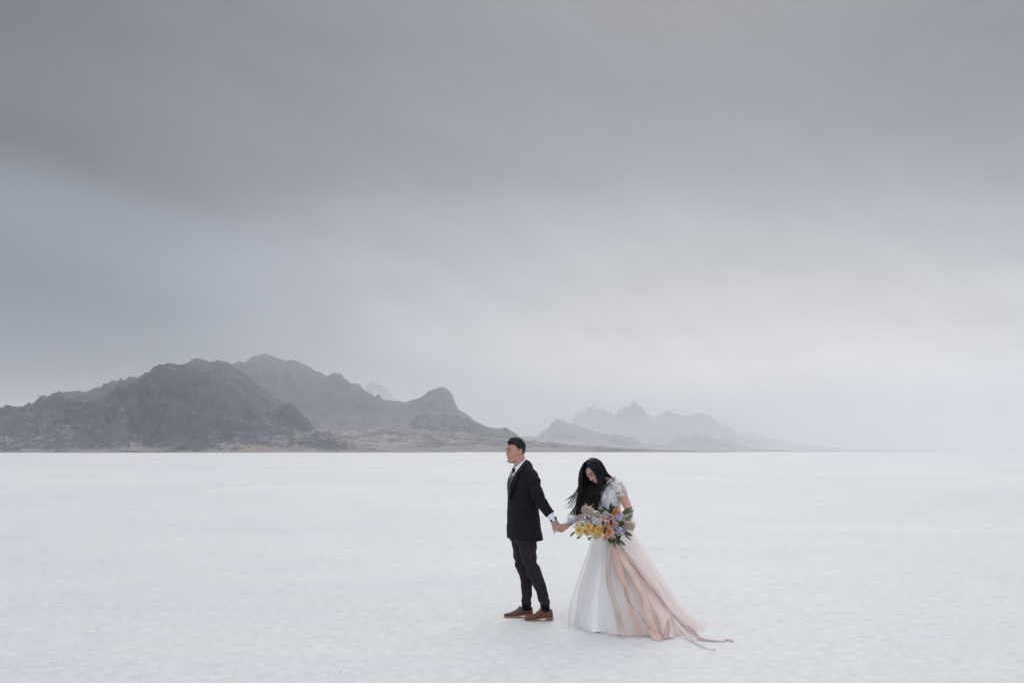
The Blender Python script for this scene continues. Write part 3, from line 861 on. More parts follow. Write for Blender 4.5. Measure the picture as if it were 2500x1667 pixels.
def jacket():
    mb = MB()
    #  py, left, right, half width across, opening half-angle (deg), exponent
    rows = [(1312, 1238.0, 1324.5, .215, 5, 2.3), (1295, 1237.8, 1321.5, .210, 3, 2.3), (1275, 1238.0, 1318.5, .203, 2, 2.3), (1252, 1238.6, 1315.5, .193, 2, 2.3),
            (1232, 1239.4, 1313.5, .186, 1.5, 2.3), (1217, 1240.6, 1313, .186, 1.5, 2.3), (1205, 1240.0, 1314, .192, 7, 2.3), (1190, 1239.3, 1314.5, .200, 13, 2.4), (1175, 1240.2, 1313.5, .207, 20, 2.5),
            (1162, 1243.0, 1311, .207, 27, 2.5), (1152, 1247, 1307, .195, 35, 2.4), (1144.5, 1251.5, 1302, .168, 44, 2.2)]
    n = 72; R = []
    cs, sn = abs(MF.x), abs(MF.y)
    for py, l, r, w, op, e in rows:
        H = (r - l) / 2 * SM
        d = math.sqrt(max(.004, H * H - (w * sn) ** 2)) / cs
        c = M((l + r) / 2, py, 0)
        ring = []
        for j in range(n):
            th = math.radians(op) + (2 * math.pi - 2 * math.radians(op)) * j / (n - 1)
            co, si = math.cos(th), math.sin(th)
            x = math.copysign(abs(co) ** (2 / e), co); y = math.copysign(abs(si) ** (2 / e), si)
            z = 0
            if py == 1312: z = -.012 * (1 - co) * .9 + .006 * math.sin(3 * th) - (.012 if co > .93 else 0) * 0
            ring.append(c + MF * (d * x) + MS * (w * y) + UP * z)
        R.append(ring)
    # neck hole: tilted, high at the nape
    for k, (cx, cy, a, b, drop, op) in enumerate(((1273.5, 1139.5, .095, .120, .060, 54), (1270.5, 1136.5, .070, .086, .056, 64), (1270.0, 1133.8, .066, .081, .056, 66))):
        ring = []
        for j in range(n):
            th = math.radians(op) + (2 * math.pi - 2 * math.radians(op)) * j / (n - 1)
            co, si = math.cos(th), math.sin(th)
            ring.append(M(cx, cy, -.01) + MF * (a * co) + MS * (b * si) - UP * (drop * co))
        R.append(ring)
    mb.loft(R, closed=False)
    return mb


jm = solidify(jacket(), .006, 1, 'jacket', -1)
displace(jm, lambda c: .0045 * fbm(c[:, 0] * 5, c[:, 1] * 5, c[:, 2] * 9, 3) * np.clip((1.62 - c[:, 2] * 1.0) * 6, .1, 1))
jk = link('jacket', jm, SUIT, man_root)
# sleeves
def sleeve(pts, rad, wr=.006, freq=26):
    mb = MB(); mb.tube(pts, rad, 28, sub=10, cap=True)
    me = fuse(mb, .006, 2, 'sleeve')
    P0 = Vector(pts[0]); ax = (Vector(pts[-1]) - P0).normalized()
    def fn(c):
        t = (c - np.array(P0)) @ np.array(ax)
        side = c[:, 1] * 3 + c[:, 0] * 2
        fold = np.sin(t * freq * 2.2 + 3.5 * fbm(c[:, 0] * 7, c[:, 1] * 7, c[:, 2] * 7, 2) + side)
        w = np.exp(-((t - .22) / .13) ** 2) + .25
        return wr * w * fold * .75 + .002 * fbm(c[:, 0] * 30, c[:, 1] * 30, c[:, 2] * 30, 2)
    displace(me, fn); return me
sp = [M(1287, 1150, -.06), M(1296, 1158, -.140), M(1302.5, 1176, -.188), M(1308, 1196, -.21), M(1316, 1215, -.22), M(1330, 1237, -.24), M(1343.5, 1254.5, -.257)]
link('sleeve', sleeve(sp, [.038, .062, .070, .063, .059, .053, .047]), SUIT, jk)
sp = [M(1268, 1152, .12), M(1262, 1162, .165), M(1257, 1190, .19), M(1256, 1225, .20), M(1254, 1262, .20), M(1250.5, 1298, .185)]
link('sleeve', sleeve(sp, [.050, .062, .060, .054, .050, .042]), SUIT, jk)


def strip(pts_a, pts_b, th=.004, sub=1):
    mb = MB(); n = len(pts_a); vs = []
    for a, b in zip(pts_a, pts_b): vs += [a, (Vector(a) + Vector(b)) / 2, b]
    fs = []
    for i in range(n - 1):
        for k in (0, 1): fs.append((i * 3 + k, i * 3 + k + 1, i * 3 + k + 4, i * 3 + k + 3))
    mb.add(vs, fs)
    return solidify(mb, th, sub)


# near lapel with its notch, collar fall
lap_in = [M(1255.4, 1159.5, -.160), M(1250.0, 1172, -.158), M(1245.8, 1187, -.148), M(1243.2, 1203, -.134), M(1241.9, 1218, -.120)]
lap_out = [M(1268.5, 1152.5, -.208), M(1262.5, 1168, -.203), M(1255.5, 1184, -.190), M(1249.0, 1202, -.165), M(1243.4, 1219.5, -.125)]
link('lapel', strip(lap_in, lap_out), LAPEL, jk)
col_in = [M(1283.0, 1121.5, -.06), M(1277.5, 1128.5, -.112), M(1270, 1138.5, -.135), M(1261.5, 1150, -.150), M(1255.6, 1159, -.160)]
col_out = [M(1288.0, 1127.5, -.075), M(1284.5, 1136, -.135), M(1278, 1144, -.175), M(1271.5, 1150.5, -.197), M(1268.5, 1153.0, -.205)]
link('jacket_collar', strip(col_in, col_out), LAPEL, jk)
lap_in = [M(1250.5, 1152, -.03), M(1246.0, 1164, -.062), M(1242.8, 1180, -.075), M(1240.8, 1198, -.075), M(1241.0, 1214, -.08)]
lap_out = [M(1247.5, 1152, .02), M(1242.5, 1165, .0), M(1239.9, 1181, -.02), M(1239.0, 1198, -.03), M(1239.6, 1214, -.06)]
link('lapel', strip(lap_in, lap_out), LAPEL, jk)
mb = MB(); mb.ell(M(1244.2, 1222.5, -.126), MF, MS, UP, .003, .007, .007); build('button', mb, BUTTON, jk)
mb = MB()                                                   # pocket flap
me = strip([M(1264, 1255.0, -.204), M(1272, 1254.6, -.212), M(1282, 1254.4, -.216), M(1291, 1254.2, -.214)], [M(1264, 1263.5, -.209), M(1272, 1264.0, -.217), M(1282, 1264.2, -.221), M(1291, 1264, -.219)], .002)
link('pocket_flap', me, SUIT, jk)

# trousers
def leg_tube(mb, rows, dy):
    pts, rad = [], []
    for py, l, r in rows:
        pts.append(M((l + r) / 2, py, dy)); rad.append(((r - l) / 2 * SM, min((r - l) / 2 * SM, .10)))
    mb.tube(pts, rad, 28, side=V(1, 0, 0), sub=5)
mb = MB()
leg_tube(mb, [(1285, 1256, 1312), (1317, 1259.5, 1311.5), (1340, 1267, 1310), (1360, 1274.5, 1309.5), (1374, 1279, 1311.5), (1392, 1284, 1319), (1405, 1291, 1325), (1424, 1300.5, 1331), (1440, 1308.5, 1335.5), (1458, 1313, 1340), (1473, 1318, 1342.5), (1479, 1319, 1343)], -.085)
leg_tube(mb, [(1285, 1246, 1300), (1312, 1247, 1300), (1344, 1251.5, 1300), (1369, 1256.5, 1301), (1382, 1257.5, 1301), (1398, 1267, 1302), (1416, 1270, 1300), (1446, 1273, 1298.5), (1471, 1274, 1297), (1479, 1274, 1297)], .085)
rings = [body_ring(M(cx, py), MF, MS, a, b) for py, cx, a, b in ((1262, 1279, .118, .16), (1290, 1280, .125, .17), (1312, 1282, .118, .165), (1326, 1284, .09, .12))]
mb.loft(rings)
tm = fuse(mb, .007, 3, 'trousers')
def tro(c):
    z = c[:, 2]
    knee = np.exp(-((z - .56) / .12) ** 2) + .6 * np.exp(-((z - .17) / .07) ** 2) + .22
    f = np.sin(z * 62 + 3.2 * fbm(c[:, 0] * 5, c[:, 1] * 5, z * 6, 2) + c[:, 0] * 30)
    return .0055 * knee * f + .003 * fbm(c[:, 0] * 12, c[:, 1] * 12, z * 12, 3)
displace(tm, tro)
link('trousers', tm, TROUSER, man_root)

# socks and shoes
for cx, top, bot, dy, sl in ((1331, 1474, 1491, -.085, 5), (1285.5, 1472, 1487, .085, 2)):
    mb = MB(); mb.tube([M(cx - 1, top, dy), M(cx, (top + bot) / 2, dy), M(cx + sl * .3, bot, dy)], [.046, .0445, .046], 18, sub=3)
    build('sock', mb, SOCK, man_root)


def shoe(toe, heel, dy0, dy1, lift):
    """oxford shoe: toe and heel are sole points in the photograph; lift raises the heel"""
    T = M(toe[0], toe[1], dy0); H = M(heel[0], heel[1], dy1)
    T.z = max(T.z, .0); a = (H - T); L = a.length; ax = a.normalized()
    sd = ax.cross(UP).normalized()
    up = sd.cross(ax).normalized()
    if up.z < 0: up = -up
    up0 = UP
    # station, half width, height of upper, sole rise
    st = [(0.0, .012, .016, .004), (.04, .028, .024, .002), (.12, .040, .030, 0), (.25, .047, .038, 0), (.38, .048, .050, .0), (.50, .042, .070, .003), (.58, .037, .083, .006), (.66, .035, .080, .006), (.76, .035, .070, .004), (.86, .036, .074, .001), (.94, .032, .080, 0), (.985, .022, .076, 0), (1.0, .012, .06, .0)]
    mb = MB(); rings = []
    for i, (t, w, h, s0) in enumerate(st):
        c = T + ax * (L * t)
        ring = []
        for k in range(24):
            th = 2 * math.pi * k / 24
            x = math.cos(th); y = math.sin(th)
            xx = math.copysign(abs(x) ** .8, x) * w * (1 - .22 * max(0, y) * (t > .3))
            yy = (y * .5 + .5) * h if y > -.6 else 0.0
            ring.append(c + sd * xx + up * (yy + .008 + s0))
        rings.append(ring)
    mb.loft(rings)
    me = fuse(mb, .0035, 3, 'shoe')
    root = link('shoe', me, LEATHER, man_root)
    mb = MB(); rings = []
    for t, w, h, s0 in st:
        c = T + ax * (L * (t * 1.012 - .006)); w2 = w + .0035
        rings.append([c + sd * w2 + up * s0, c + sd * w2 + up * (.010 + s0), c - sd * w2 + up * (.010 + s0), c - sd * w2 + up * s0])
    mb.loft(rings); build('sole', mb, SOLE, root, smooth=False)
    mb = MB(); rings = []
    for t in (.74, .80, .90, .97, 1.0):
        w = float(np.interp(t, [r[0] for r in st], [r[1] for r in st])) + .001; c = T + ax * (L * t)
        rings.append([c + sd * w + up * .003, c - sd * w + up * .003, c - sd * w * .95 - up * .017, c + sd * w * .95 - up * .017])
    mb.loft(rings); build('heel', mb, HEEL, root, smooth=False)
    mb = MB()
    for i in range(4):
        t = .44 + i * .045; hh = float(np.interp(t, [r[0] for r in st], [r[2] for r in st])) + .009
        c = T + ax * (L * t) + up * (hh + .003)
        mb.tube([c - sd * .017 - up * .004, c + up * .002, c + sd * .017 - up * .004], .0022, 6, sub=2)
    c = T + ax * (L * .58) + up * .097
    for s in (-1, 1): mb.tube([c, c + sd * (.016 * s) + up * .005 - ax * .006, c + sd * (.026 * s) - up * .010 - ax * .012], .0016, 6, sub=3)
    build('laces', mb, LACE_CORD, root)
    # toe-cap and vamp seams
    mb = MB()
    for t in (.40,):
        w = float(np.interp(t, [r[0] for r in st], [r[1] for r in st])); hh = float(np.interp(t, [r[0] for r in st], [r[2] for r in st]))
        c = T + ax * (L * t); pts = []
        for k in range(9):
            th = math.pi * k / 8
            pts.append(c + sd * (math.copysign(abs(math.cos(th)) ** .8, math.cos(th)) * w * (1 - .2 * math.sin(th) * (t > .3))) + up * ((math.sin(th) * .5 + .5) * hh + .0085) - ax * (.012 * math.sin(th) * (t > .3)))
        mb.tube(pts, .0013, 6)
    build('seam', mb, LACE_CORD, root)
    return root


shoe((1281, 1514.6), (1350.5, 1506.8), -.10, -.09, .02)
shoe((1230.5, 1505.2), (1301.5, 1500.8), .10, .10, 0)

# wrist watch
mb = MB(); c = M(1351.2, 1266.2, HY_); d = (M(1353.5, 1271, HY_) - M(1348, 1261.5, HY_)).normalized(); s1 = V(0, 1, 0); s1 = (s1 - d * s1.dot(d)).normalized(); s2 = d.cross(s1)
rings = []
for k in range(28):
    th = 2 * math.pi * k / 28
    r = s1 * math.cos(th) * .0345 + s2 * math.sin(th) * .0345
    rn = r.normalized()
    rings.append([c + r - d * .009, c + r + d * .009, c + r + rn * .003 + d * .009, c + r + rn * .003 - d * .009])
rings.append(rings[0])
mb.loft(rings, cap=False)
wt_ = build('watch', mb, STRAP, man_root)
nrm = (-s1 * 1.0 - s2 * (.15 if s2.x > 0 else -.15)).normalized()
mb = MB(); cc = c + nrm * .038 + (V(1, 0, 0) - d * d.x).normalized() * .004
a1 = d; a2 = d.cross(nrm).normalized()
def disc(mb, c, r, h): mb.loft([[c + a1 * (r * k2 * math.cos(t * math.pi / 10)) + a2 * (r * k2 * math.sin(t * math.pi / 10)) + nrm * z for t in range(20)] for z, k2 in ((0, 1), (h * .7, 1), (h, .9))])
disc(mb, cc, .0165, .006); build('watch_case', mb, STEEL, wt_)
mb = MB(); disc(mb, cc + nrm * .0062, .0142, .0008); build('dial', mb, DIAL, wt_)

# ================================================================== the bride
YB = 9.45
def B(px, py, dy=0.0): return W(px, py, YB + dy)
SB = YB / F_PX
BF = V(-math.cos(math.radians(35)), -math.sin(math.radians(35)), 0)
BS = V(-BF.y, BF.x, 0); BS = BS if BS.y < 0 else -BS            # her left, towards the camera and right
bride_root = thing('person', (W(1490, 1525, YB).x, YB, 0),
                   'woman with long black hair in a blush tulle gown, head bowed over her bouquet', 'person')
c30, s30 = math.cos(math.radians(32)), math.sin(math.radians(32))
dn = V(-.76, 0, -.65).normalized()
HF = V(dn.x * c30, -s30, dn.z * c30).normalized()
HU = V(-dn.z * -1.0, 0, 0); HU = V(-.65, 0, .76); HU = (HU - HF * HU.dot(HF)).normalized()
HR = HF.cross(HU).normalized()
HC = B(1453.5, 1151.5, -.01)

mb = MB()
PB = add_head(mb, HC, HF, HU, HR, .93, True)
mb.tube([B(1464, 1156, .005), B(1474, 1166, .0), B(1486, 1178, .0), B(1488, 1186, .0)], [.046, .046, .052, .06], 16, sub=4)
rings = []
for py, cx, a, b in ((1172, 1489, .035, .05), (1179, 1489, .055, .105), (1188, 1488, .078, .145), (1200, 1486, .094, .142), (1214, 1484, .102, .130), (1228, 1485, .092, .118), (1243, 1486, .080, .108),
                     (1260, 1488, .090, .122), (1285, 1492, .108, .150), (1305, 1494, .112, .160), (1325, 1495, .09, .14)):
    rings.append(body_ring(B(cx, py), BF, BS, a, b))
mb.loft(rings)
mb.ell(B(1470, 1210, -.085), BF, BS, UP, .055, .050, .052); mb.ell(B(1463, 1209, .02), BF, BS, UP, .055, .050, .052)
mb.tube([B(1502, 1310, -.06), B(1502, 1390, -.06), B(1501, 1450, -.05), B(1500, 1508, -.05), B(1488, 1521, -.07)], [.078, .058, .048, .034, .028], 12, sub=3)
mb.tube([B(1488, 1310, .06), B(1484, 1390, .06), B(1482, 1450, .07), B(1482, 1506, .07), B(1468, 1519, .05)], [.078, .058, .048, .034, .028], 12, sub=3)
# left arm: shoulder, elbow behind, forearm forward to the stems of the bouquet
mb.tube([B(1499, 1180, -.085), B(1512, 1192, -.125), B(1524, 1218, -.135), B(1535.5, 1245, -.15), B(1534, 1257, -.175), B(1514, 1276, -.235), B(1500, 1290, -.265)], [.040, .047, .042, .036, .035, .031, .024], 14, sub=4)
mb.tube([B(1500, 1290, -.265), B(1494, 1297, -.275), B(1489, 1303, -.28)], [(.018, .026), (.016, .034), (.014, .034)], 12, side=V(0, 1, 0), sub=3)
for i in range(4):
    x, y = 1492 - i * 2.6 + 2, 1297 + i * 3.4
    finger(mb, [B(x, y, -.285), B(x - 6, y + 3, -.315), B(x - 5, y + 6, -.345), B(x + 1, y + 6, -.350)], .0085, .0068)
finger(mb, [B(1497, 1292, -.26), B(1488, 1290, -.30), B(1482, 1294, -.33)], .0095, .0075)
# right arm reaching back to his hand
HYB = Y0 + HY_ - YB
mb.tube([B(1466, 1181, .09), B(1456, 1193, .13), B(1440, 1220, .14), B(1424, 1249, .13), B(1405, 1267, .10), B(1388.5, 1279.5, HYB + .0)], [.036, .043, .037, .031, .028, .0215], 14, sub=4)
mb.tube([B(1389, 1279, HYB), B(1382, 1283, HYB - .004), B(1375, 1287, HYB - .010)], [(.021, .024), (.021, .031), (.018, .030)], 14, side=V(0, 1, 0), sub=4)
for i, (x, y, d) in enumerate(((1374.5, 1282.5, -.012), (1374.0, 1286.5, -.020), (1374.8, 1290.5, -.020), (1377, 1294.0, -.014))):
    mb.sphere(B(x, y, HYB + d), .0100)
    finger(mb, [B(x, y, HYB + d), B(x - 5.5, y + 2.6, HYB + d - .002), B(x - 9.5, y + 3.2, HYB + d + .014), B(x - 10, y + .5, HYB + d + .030)], .0098, .0072)
finger(mb, [B(1383, 1279, HYB - .012), B(1376, 1278, HYB - .022), B(1369.5, 1280.5, HYB - .022), B(1366, 1283.5, HYB - .018)], .0108, .0078)
link('body', fuse(mb, .0034, 5, 'body'), SKIN_W, bride_root)
face(bride_root, PB, .93, LIPS_W, simple('dark_brow', (.02, .012, .010), .6), -.003)
# closed, made-up upper lids
for s in (-1, 1):
    mb = MB(); F1, R1, U1 = HF, HR, HU
    mb.ell(PB(.032 * s, .0812, .0058), F1, R1, U1, .0088, .0135, .0058, 14, 8)
    build('eyelid', mb, simple('eyeshadow', (.16, .085, .07), .5), bride_root)

# bodice: lace over satin, with open sheer side
LACE = None
def lace_mat(name, base, hole, scale, floor):
    m, q, b = new_mat(name); t = q.t; out = t.nodes['Material Output']
    tc = q.n('ShaderNodeTexCoord').outputs['Object']
    vo = q.n('ShaderNodeTexVoronoi', feature='DISTANCE_TO_EDGE'); q.put(vo.inputs['Vector'], tc); vo.inputs['Scale'].default_value = scale
    n = q.noise(tc, scale * .35, 3, .5)
    thr = q.mapr(n, .38, .60, .0, .16, True)
    a = q.mapr(q.m('SUBTRACT', vo.outputs['Distance'], thr), 0, .03, 1, floor)
    b.inputs['Base Color'].default_value = (*base, 1); b.inputs['Roughness'].default_value = .8
    bp = q.n('ShaderNodeBump'); bp.inputs['Strength'].default_value = .8; bp.inputs['Distance'].default_value = .003
    q.put(bp.inputs['Height'], a); q.put(b.inputs['Normal'], bp.outputs[0])
    if hole is None:
        tr = q.n('ShaderNodeBsdfTransparent'); mx = q.n('ShaderNodeMixShader'); q.put(mx.inputs[0], a); q.put(mx.inputs[1], tr.outputs[0]); q.put(mx.inputs[2], b.outputs[0]); q.put(out.inputs[0], mx.outputs[0])
    else:
        q.put(b.inputs['Base Color'], q.mix(a, hole, base))
    return m


BOD = lace_mat('bodice_lace', (.86, .86, .86), (.74, .71, .71), 110, .25)
LACE = lace_mat('sleeve_lace', (.80, .78, .78), None, 75, .22)
mb = MB(); rings = []
for py, cx, a, b in ((1176, 1490, .048, .088), (1182, 1489.5, .072, .128), (1190, 1488, .092, .150), (1200, 1486, .108, .150), (1214, 1483, .117, .140), (1228, 1484.5, .103, .127), (1243, 1486, .089, .116), (1256, 1488, .094, .124), (1268, 1489, .104, .135)):
    rings.append(body_ring(B(cx, py), BF, BS, a, b, 48, 2.2))
mb.loft(rings, cap=False)
bm_ = solidify(mb, .003, 1, 'bodice')
displace(bm_, lambda c: .0018 * fbm(c[:, 0] * 28, c[:, 1] * 28, c[:, 2] * 28, 2))
bodice = link('bodice', bm_, BOD, bride_root)
mb = MB()
mb.ell(B(1469, 1211, -.090), BF, BS, UP, .059, .054, .056, 20, 12); build('cup', mb, BOD, bodice)
mb = MB()
mb.tube([B(1466, 1246, -.09), B(1477, 1248, -.125), B(1492, 1249, -.140), B(1508, 1247, -.11)], [(.003, .014)] * 4, 10, side=BF, sub=3)
build('sash', mb, simple('satin_sash', (.70, .64, .63), .4, .05, 30), bodice)
# cap sleeve of lace with flower appliques
mb = MB()
mb.tube([B(1494, 1174, -.070), B(1503, 1181, -.100), B(1511, 1190, -.122), B(1517, 1202, -.130), B(1519, 1211, -.132)], [.050, .056, .058, .056, .056], 26, sub=4, cap=False)
cap = build('lace_sleeve', mb, LACE, bride_root)
mb = MB()
mb.tube([B(1474, 1172, .060), B(1464, 1180, .095), B(1457, 1190, .125), B(1450, 1204, .135)], [.044, .050, .052, .048], 22, sub=4, cap=False)
build('lace_sleeve', mb, LACE, bride_root)


def petal_flower(mb, c, nrm, r, n=5, cup=.35, wide=.55, seg=4, spin=None, tip=0.0, rows=4):
    """n petals round c, opening along nrm"""
    nrm = nrm.normalized(); a = nrm.orthogonal().normalized(); b = nrm.cross(a)
    sp = random.uniform(0, 6.28) if spin is None else spin
    for i in range(n):
        th = sp + 2 * math.pi * i / n + random.uniform(-.12, .12)
        d = a * math.cos(th) + b * math.sin(th); s = nrm.cross(d)
        rr = r * random.uniform(.88, 1.1); cu = cup * random.uniform(.8, 1.25)
        vs = []
        for k in range(rows + 1):
            t = k / rows
            w = rr * wide * (math.sin(math.pi * (t * .82 + .09)) ** .8) * (1 - tip * t)
            for l in range(seg + 1):
                u = l / seg * 2 - 1
                vs.append(c + d * (rr * t) + s * (w * u) + nrm * (rr * cu * (t ** 1.6) + .18 * rr * u * u * wide + .04 * rr * math.sin(6 * u + i) * t))
        fs = [(k * (seg + 1) + l, k * (seg + 1) + l + 1, (k + 1) * (seg + 1) + l + 1, (k + 1) * (seg + 1) + l) for k in range(rows) for l in range(seg)]
        mb.add(vs, fs)


APP = simple('lace_applique', (.80, .765, .77), .8, .05, 40)
mb = MB()
sh = [B(1494, 1174, -.070), B(1503, 1181, -.100), B(1511, 1190, -.122), B(1517, 1202, -.130), B(1519, 1211, -.132)]
for i in range(34):
    t = random.uniform(.1, 3.9); k = min(3, int(t)); c = sh[k].lerp(sh[k + 1], t - k)
    ang = random.uniform(-1.9, 1.5)
    n = V(math.sin(ang), -math.cos(ang) * .9, .15).normalized()
    petal_flower(mb, c + n * .059, n, random.uniform(.008, .014), 5, .3, .5, 2, rows=2)
for i in range(26):
    py = random.uniform(1184, 1240); th = random.uniform(-.2, 1.7)
    cx = np.interp(py, [1182, 1214, 1243], [1489, 1483, 1486]); a = float(np.interp(py, [1182, 1214, 1243], [.075, .118, .090])); b = float(np.interp(py, [1182, 1214, 1243], [.13, .142, .118]))
    n = (BF * math.cos(th) + BS * math.sin(th)).normalized()
    petal_flower(mb, B(cx, py) + BF * (a * math.cos(th)) + BS * (b * math.sin(th)) + n * .003, n, random.uniform(.008, .013), 5, .15, .5, 2, rows=2)
fo = link('lace_applique', solidify(mb, .001), APP, cap, smooth=False); fo['kind'] = 'stuff'

# skirt: satin lining, blush middle net, sheer white outer net with a train
def skirt(rows, pleat, seed, n=360, hem=.012):
    """rows: py, left, right (photo px at mid depth), near reach, far reach (m)"""
    rows = sorted(rows); P = np.array(rows, float)
    pys = np.concatenate([np.linspace(P[0, 0], P[-1, 0], 60)])
    cols = [np.interp(pys, P[:, 0], P[:, i]) for i in range(1, 5)]
    ker = np.hanning(9); ker /= ker.sum()
    cols = [np.convolve(np.pad(c, 4, mode='reflect', reflect_type='odd'), ker, mode='valid') for c in cols]
    mb = MB(); R = []; rg = random.Random(seed)
    ph = [rg.uniform(0, 6.28) for _ in range(8)]; fr = [5, 8, 11, 17, 23]; am = [.5, .6, .55, .35, .22]
    tt, hh = np.meshgrid(np.linspace(0, 1, len(pys)), np.arange(n) * 2 * math.pi / n, indexing='ij')
    fold = ridged(np.cos(hh) * 3.2 + seed, np.sin(hh) * 3.2, tt * 1.1 + seed, 3, .55) - .3
    for i, py in enumerate(pys):
        t = (py - pys[0]) / (pys[-1] - pys[0])
        l, r, nr, fa = [c[i] for c in cols]
        c = B((l + r) / 2, py); a = (r - l) / 2 * SB
        ring = []
        for j in range(n):
            th = 2 * math.pi * j / n
            f = sum(A * math.sin(k * th + p + .9 * t * (q + 1) * .3) for q, (A, k, p) in enumerate(zip(am, fr, ph)))
            f += .9 * float(fold[i, j])
            k = 1 + pleat * (t ** .9) * f
            x = math.cos(th); y = math.sin(th)
            bb = nr if y < 0 else fa
            p = c + V(a * x * (1 + (k - 1) * .45), bb * y * k, 0)
            if t > .93: p.z = max(.004, p.z + hem * (t - .93) / .07 * math.sin(13 * th + ph[5]) + .3 * hem * math.sin(29 * th))
            ring.append(p)
        R.append(ring)
    mb.loft(R, cap=False)
    return mb


LIN = [(1236, 1462, 1513, .125, .11), (1262, 1458, 1519, .15, .135), (1300, 1453, 1534, .20, .19), (1340, 1448, 1549, .26, .24), (1390, 1438, 1570, .34, .30), (1440, 1426, 1594, .42, .36), (1490, 1416, 1622, .50, .42), (1515, 1412, 1642, .545, .45), (1525.8, 1411, 1660, .565, .46)]
MID = [(1238, 1461, 1514, .13, .115), (1262, 1456, 1521, .16, .145), (1300, 1451, 1541, .215, .20), (1340, 1444, 1562, .28, .26), (1390, 1431, 1593, .36, .33), (1440, 1415, 1626, .45, .39), (1490, 1409, 1662, .53, .45), (1512, 1405, 1686, .57, .48), (1525.8, 1403, 1712, .595, .50)]
OUT = [(1240, 1460, 1515, .135, .12), (1262, 1454, 1524, .17, .155), (1300, 1448, 1548, .23, .215), (1340, 1437, 1575, .30, .28), (1390, 1418, 1604, .385, .35), (1440, 1401, 1634, .475, .41), (1470, 1390, 1655, .53, .44), (1500, 1386, 1680, .585, .48), (1516, 1385, 1702, .615, .50), (1525.8, 1385, 1728, .635, .52)]
LINM = simple('satin_lining', (.66, .645, .68), .5, .04, 3)
m_ = LINM.node_tree; q_ = NT(m_); b_ = m_.nodes['Principled BSDF']
sp_ = q_.n('ShaderNodeSeparateXYZ'); q_.put(sp_.inputs[0], q_.n('ShaderNodeTexCoord').outputs['Object'])
q_.put(b_.inputs['Base Color'], q_.mix(q_.mapr(sp_.outputs[0], -.10, .40, 0, 1, True), (.88, .865, .86), (.88, .79, .75)))
me = mesh_of(skirt(LIN, .055, 3)); link('skirt_lining', me, LINM, bride_root)
me = mesh_of(skirt(MID, .060, 5)); link('blush_net', me, sheer('blush_net', (.90, .865, .85), (.93, .77, .71), .30, -.25, .35, edge=.45), bride_root)
me = mesh_of(skirt(OUT, .060, 8)); link('outer_net', me, sheer('white_net', (.90, .885, .87), (.90, .80, .78), .11, -.1, .75, edge=.45), bride_root)


# long straight hair ------------------------------------------------------
def bride_cap(z, th, raw):
    d = math.degrees(th)
    side = 1 if raw < math.pi else -1
    line = .074 if d < 40 else .074 - .099 * min(1, (d - 40) / 35)
    if d > 75: line = -.025 - .07 * min(1, (d - 75) / 35)
    e = max(0, min(1, (z - line) / .012))
    return -.012 + .021 * e


mb = MB(); prof = [(a * .93, b * .93, c * .93, d * .93) for a, b, c, d in HEAD]
mb.loft(head_rings(HC, HF, HU, HR, prof, grow=bride_cap, nz=80, n=96))
strand_mb = mb


def lock(guides, n, w0=.012, w1=.012, r=.0016, seed=0, tips=.12, yj=.012, clump=0.0):
    """n hairs scattered between neighbouring guide curves"""
    rg = random.Random(seed)
    def resample(g, m=10):
        d = [0.0]
        for a, b in zip(g, g[1:]): d.append(d[-1] + (b - a).length)
        out = []
        for k in range(m):
            x = d[-1] * k / (m - 1); j = 0
            while j < len(g) - 2 and d[j + 1] < x: j += 1
            out.append(g[j].lerp(g[j + 1], (x - d[j]) / max(1e-6, d[j + 1] - d[j])))
        return out
    guides = [resample(g) for g in guides]; n = int(n * 1.35); r = r * .8
    for i in range(n):
        u = rg.uniform(0, len(guides) - 1.0001); k = int(u); f = u - k
        A, Bq = guides[k], guides[k + 1]
        m = len(A); off = (rg.gauss(0, 1), rg.gauss(0, 1)); cu = (round(u * 5.5 - .3) + .3) / 5.5 + .03 * math.sin(9 * u); cut = 1 - tips * rg.random() ** 1.5
        pts = []
        for j in range(m):
            t = j / (m - 1); g2 = min(len(guides) - 1.0001, max(0, u + (cu - u) * clump * t ** 1.3)); k2 = int(g2)
            p = guides[k2][j].lerp(guides[k2 + 1][j], g2 - k2)
            w = w0 + (w1 - w0) * t
            pts.append(p + V(off[0] * w * .5 * (.3 + t) + .003 * math.sin(3 * t + off[1] * 3), off[1] * yj * (.4 + t), 0))
        L = pts[-1]; pts[-1] = pts[-2].lerp(L, cut)
        rr = r * rg.uniform(.7, 1.3)
        strand_mb.tube(pts, [rr * .8] + [rr] * (m - 2) + [rr * .25], 4, sub=4)


def G(*p): return [B(*a) for a in p]
# crown outwards over the far side and down the left edge
gA = G((1442, 1119, .0), (1429, 1126, .0), (1419, 1142, .01), (1415.5, 1165, .01), (1415, 1190, .0), (1413, 1214, -.01), (1410, 1240, -.02), (1405, 1258, -.02))
gA2 = G((1442, 1119, .02), (1432, 1129, .04), (1425, 1146, .06), (1423, 1168, .06), (1423, 1192, .03), (1422, 1216, .0), (1420, 1240, -.03), (1417, 1256, -.03))
gA3 = G((1444, 1119, .03), (1440, 1131, .07), (1434, 1150, .085), (1434, 1172, .07), (1434, 1196, .03), (1433, 1216, -.01), (1431, 1238, -.05), (1429, 1250, -.05))
gA4 = G((1446, 1120, .03), (1446, 1133, .085), (1446, 1152, .095), (1446, 1176, .05), (1446, 1198, -.02), (1445, 1216, -.07), (1443, 1232, -.10), (1441, 1246, -.11))
lock([gA, gA2, gA3, gA4], 400, .006, .008, .0017, 1, clump=.75)
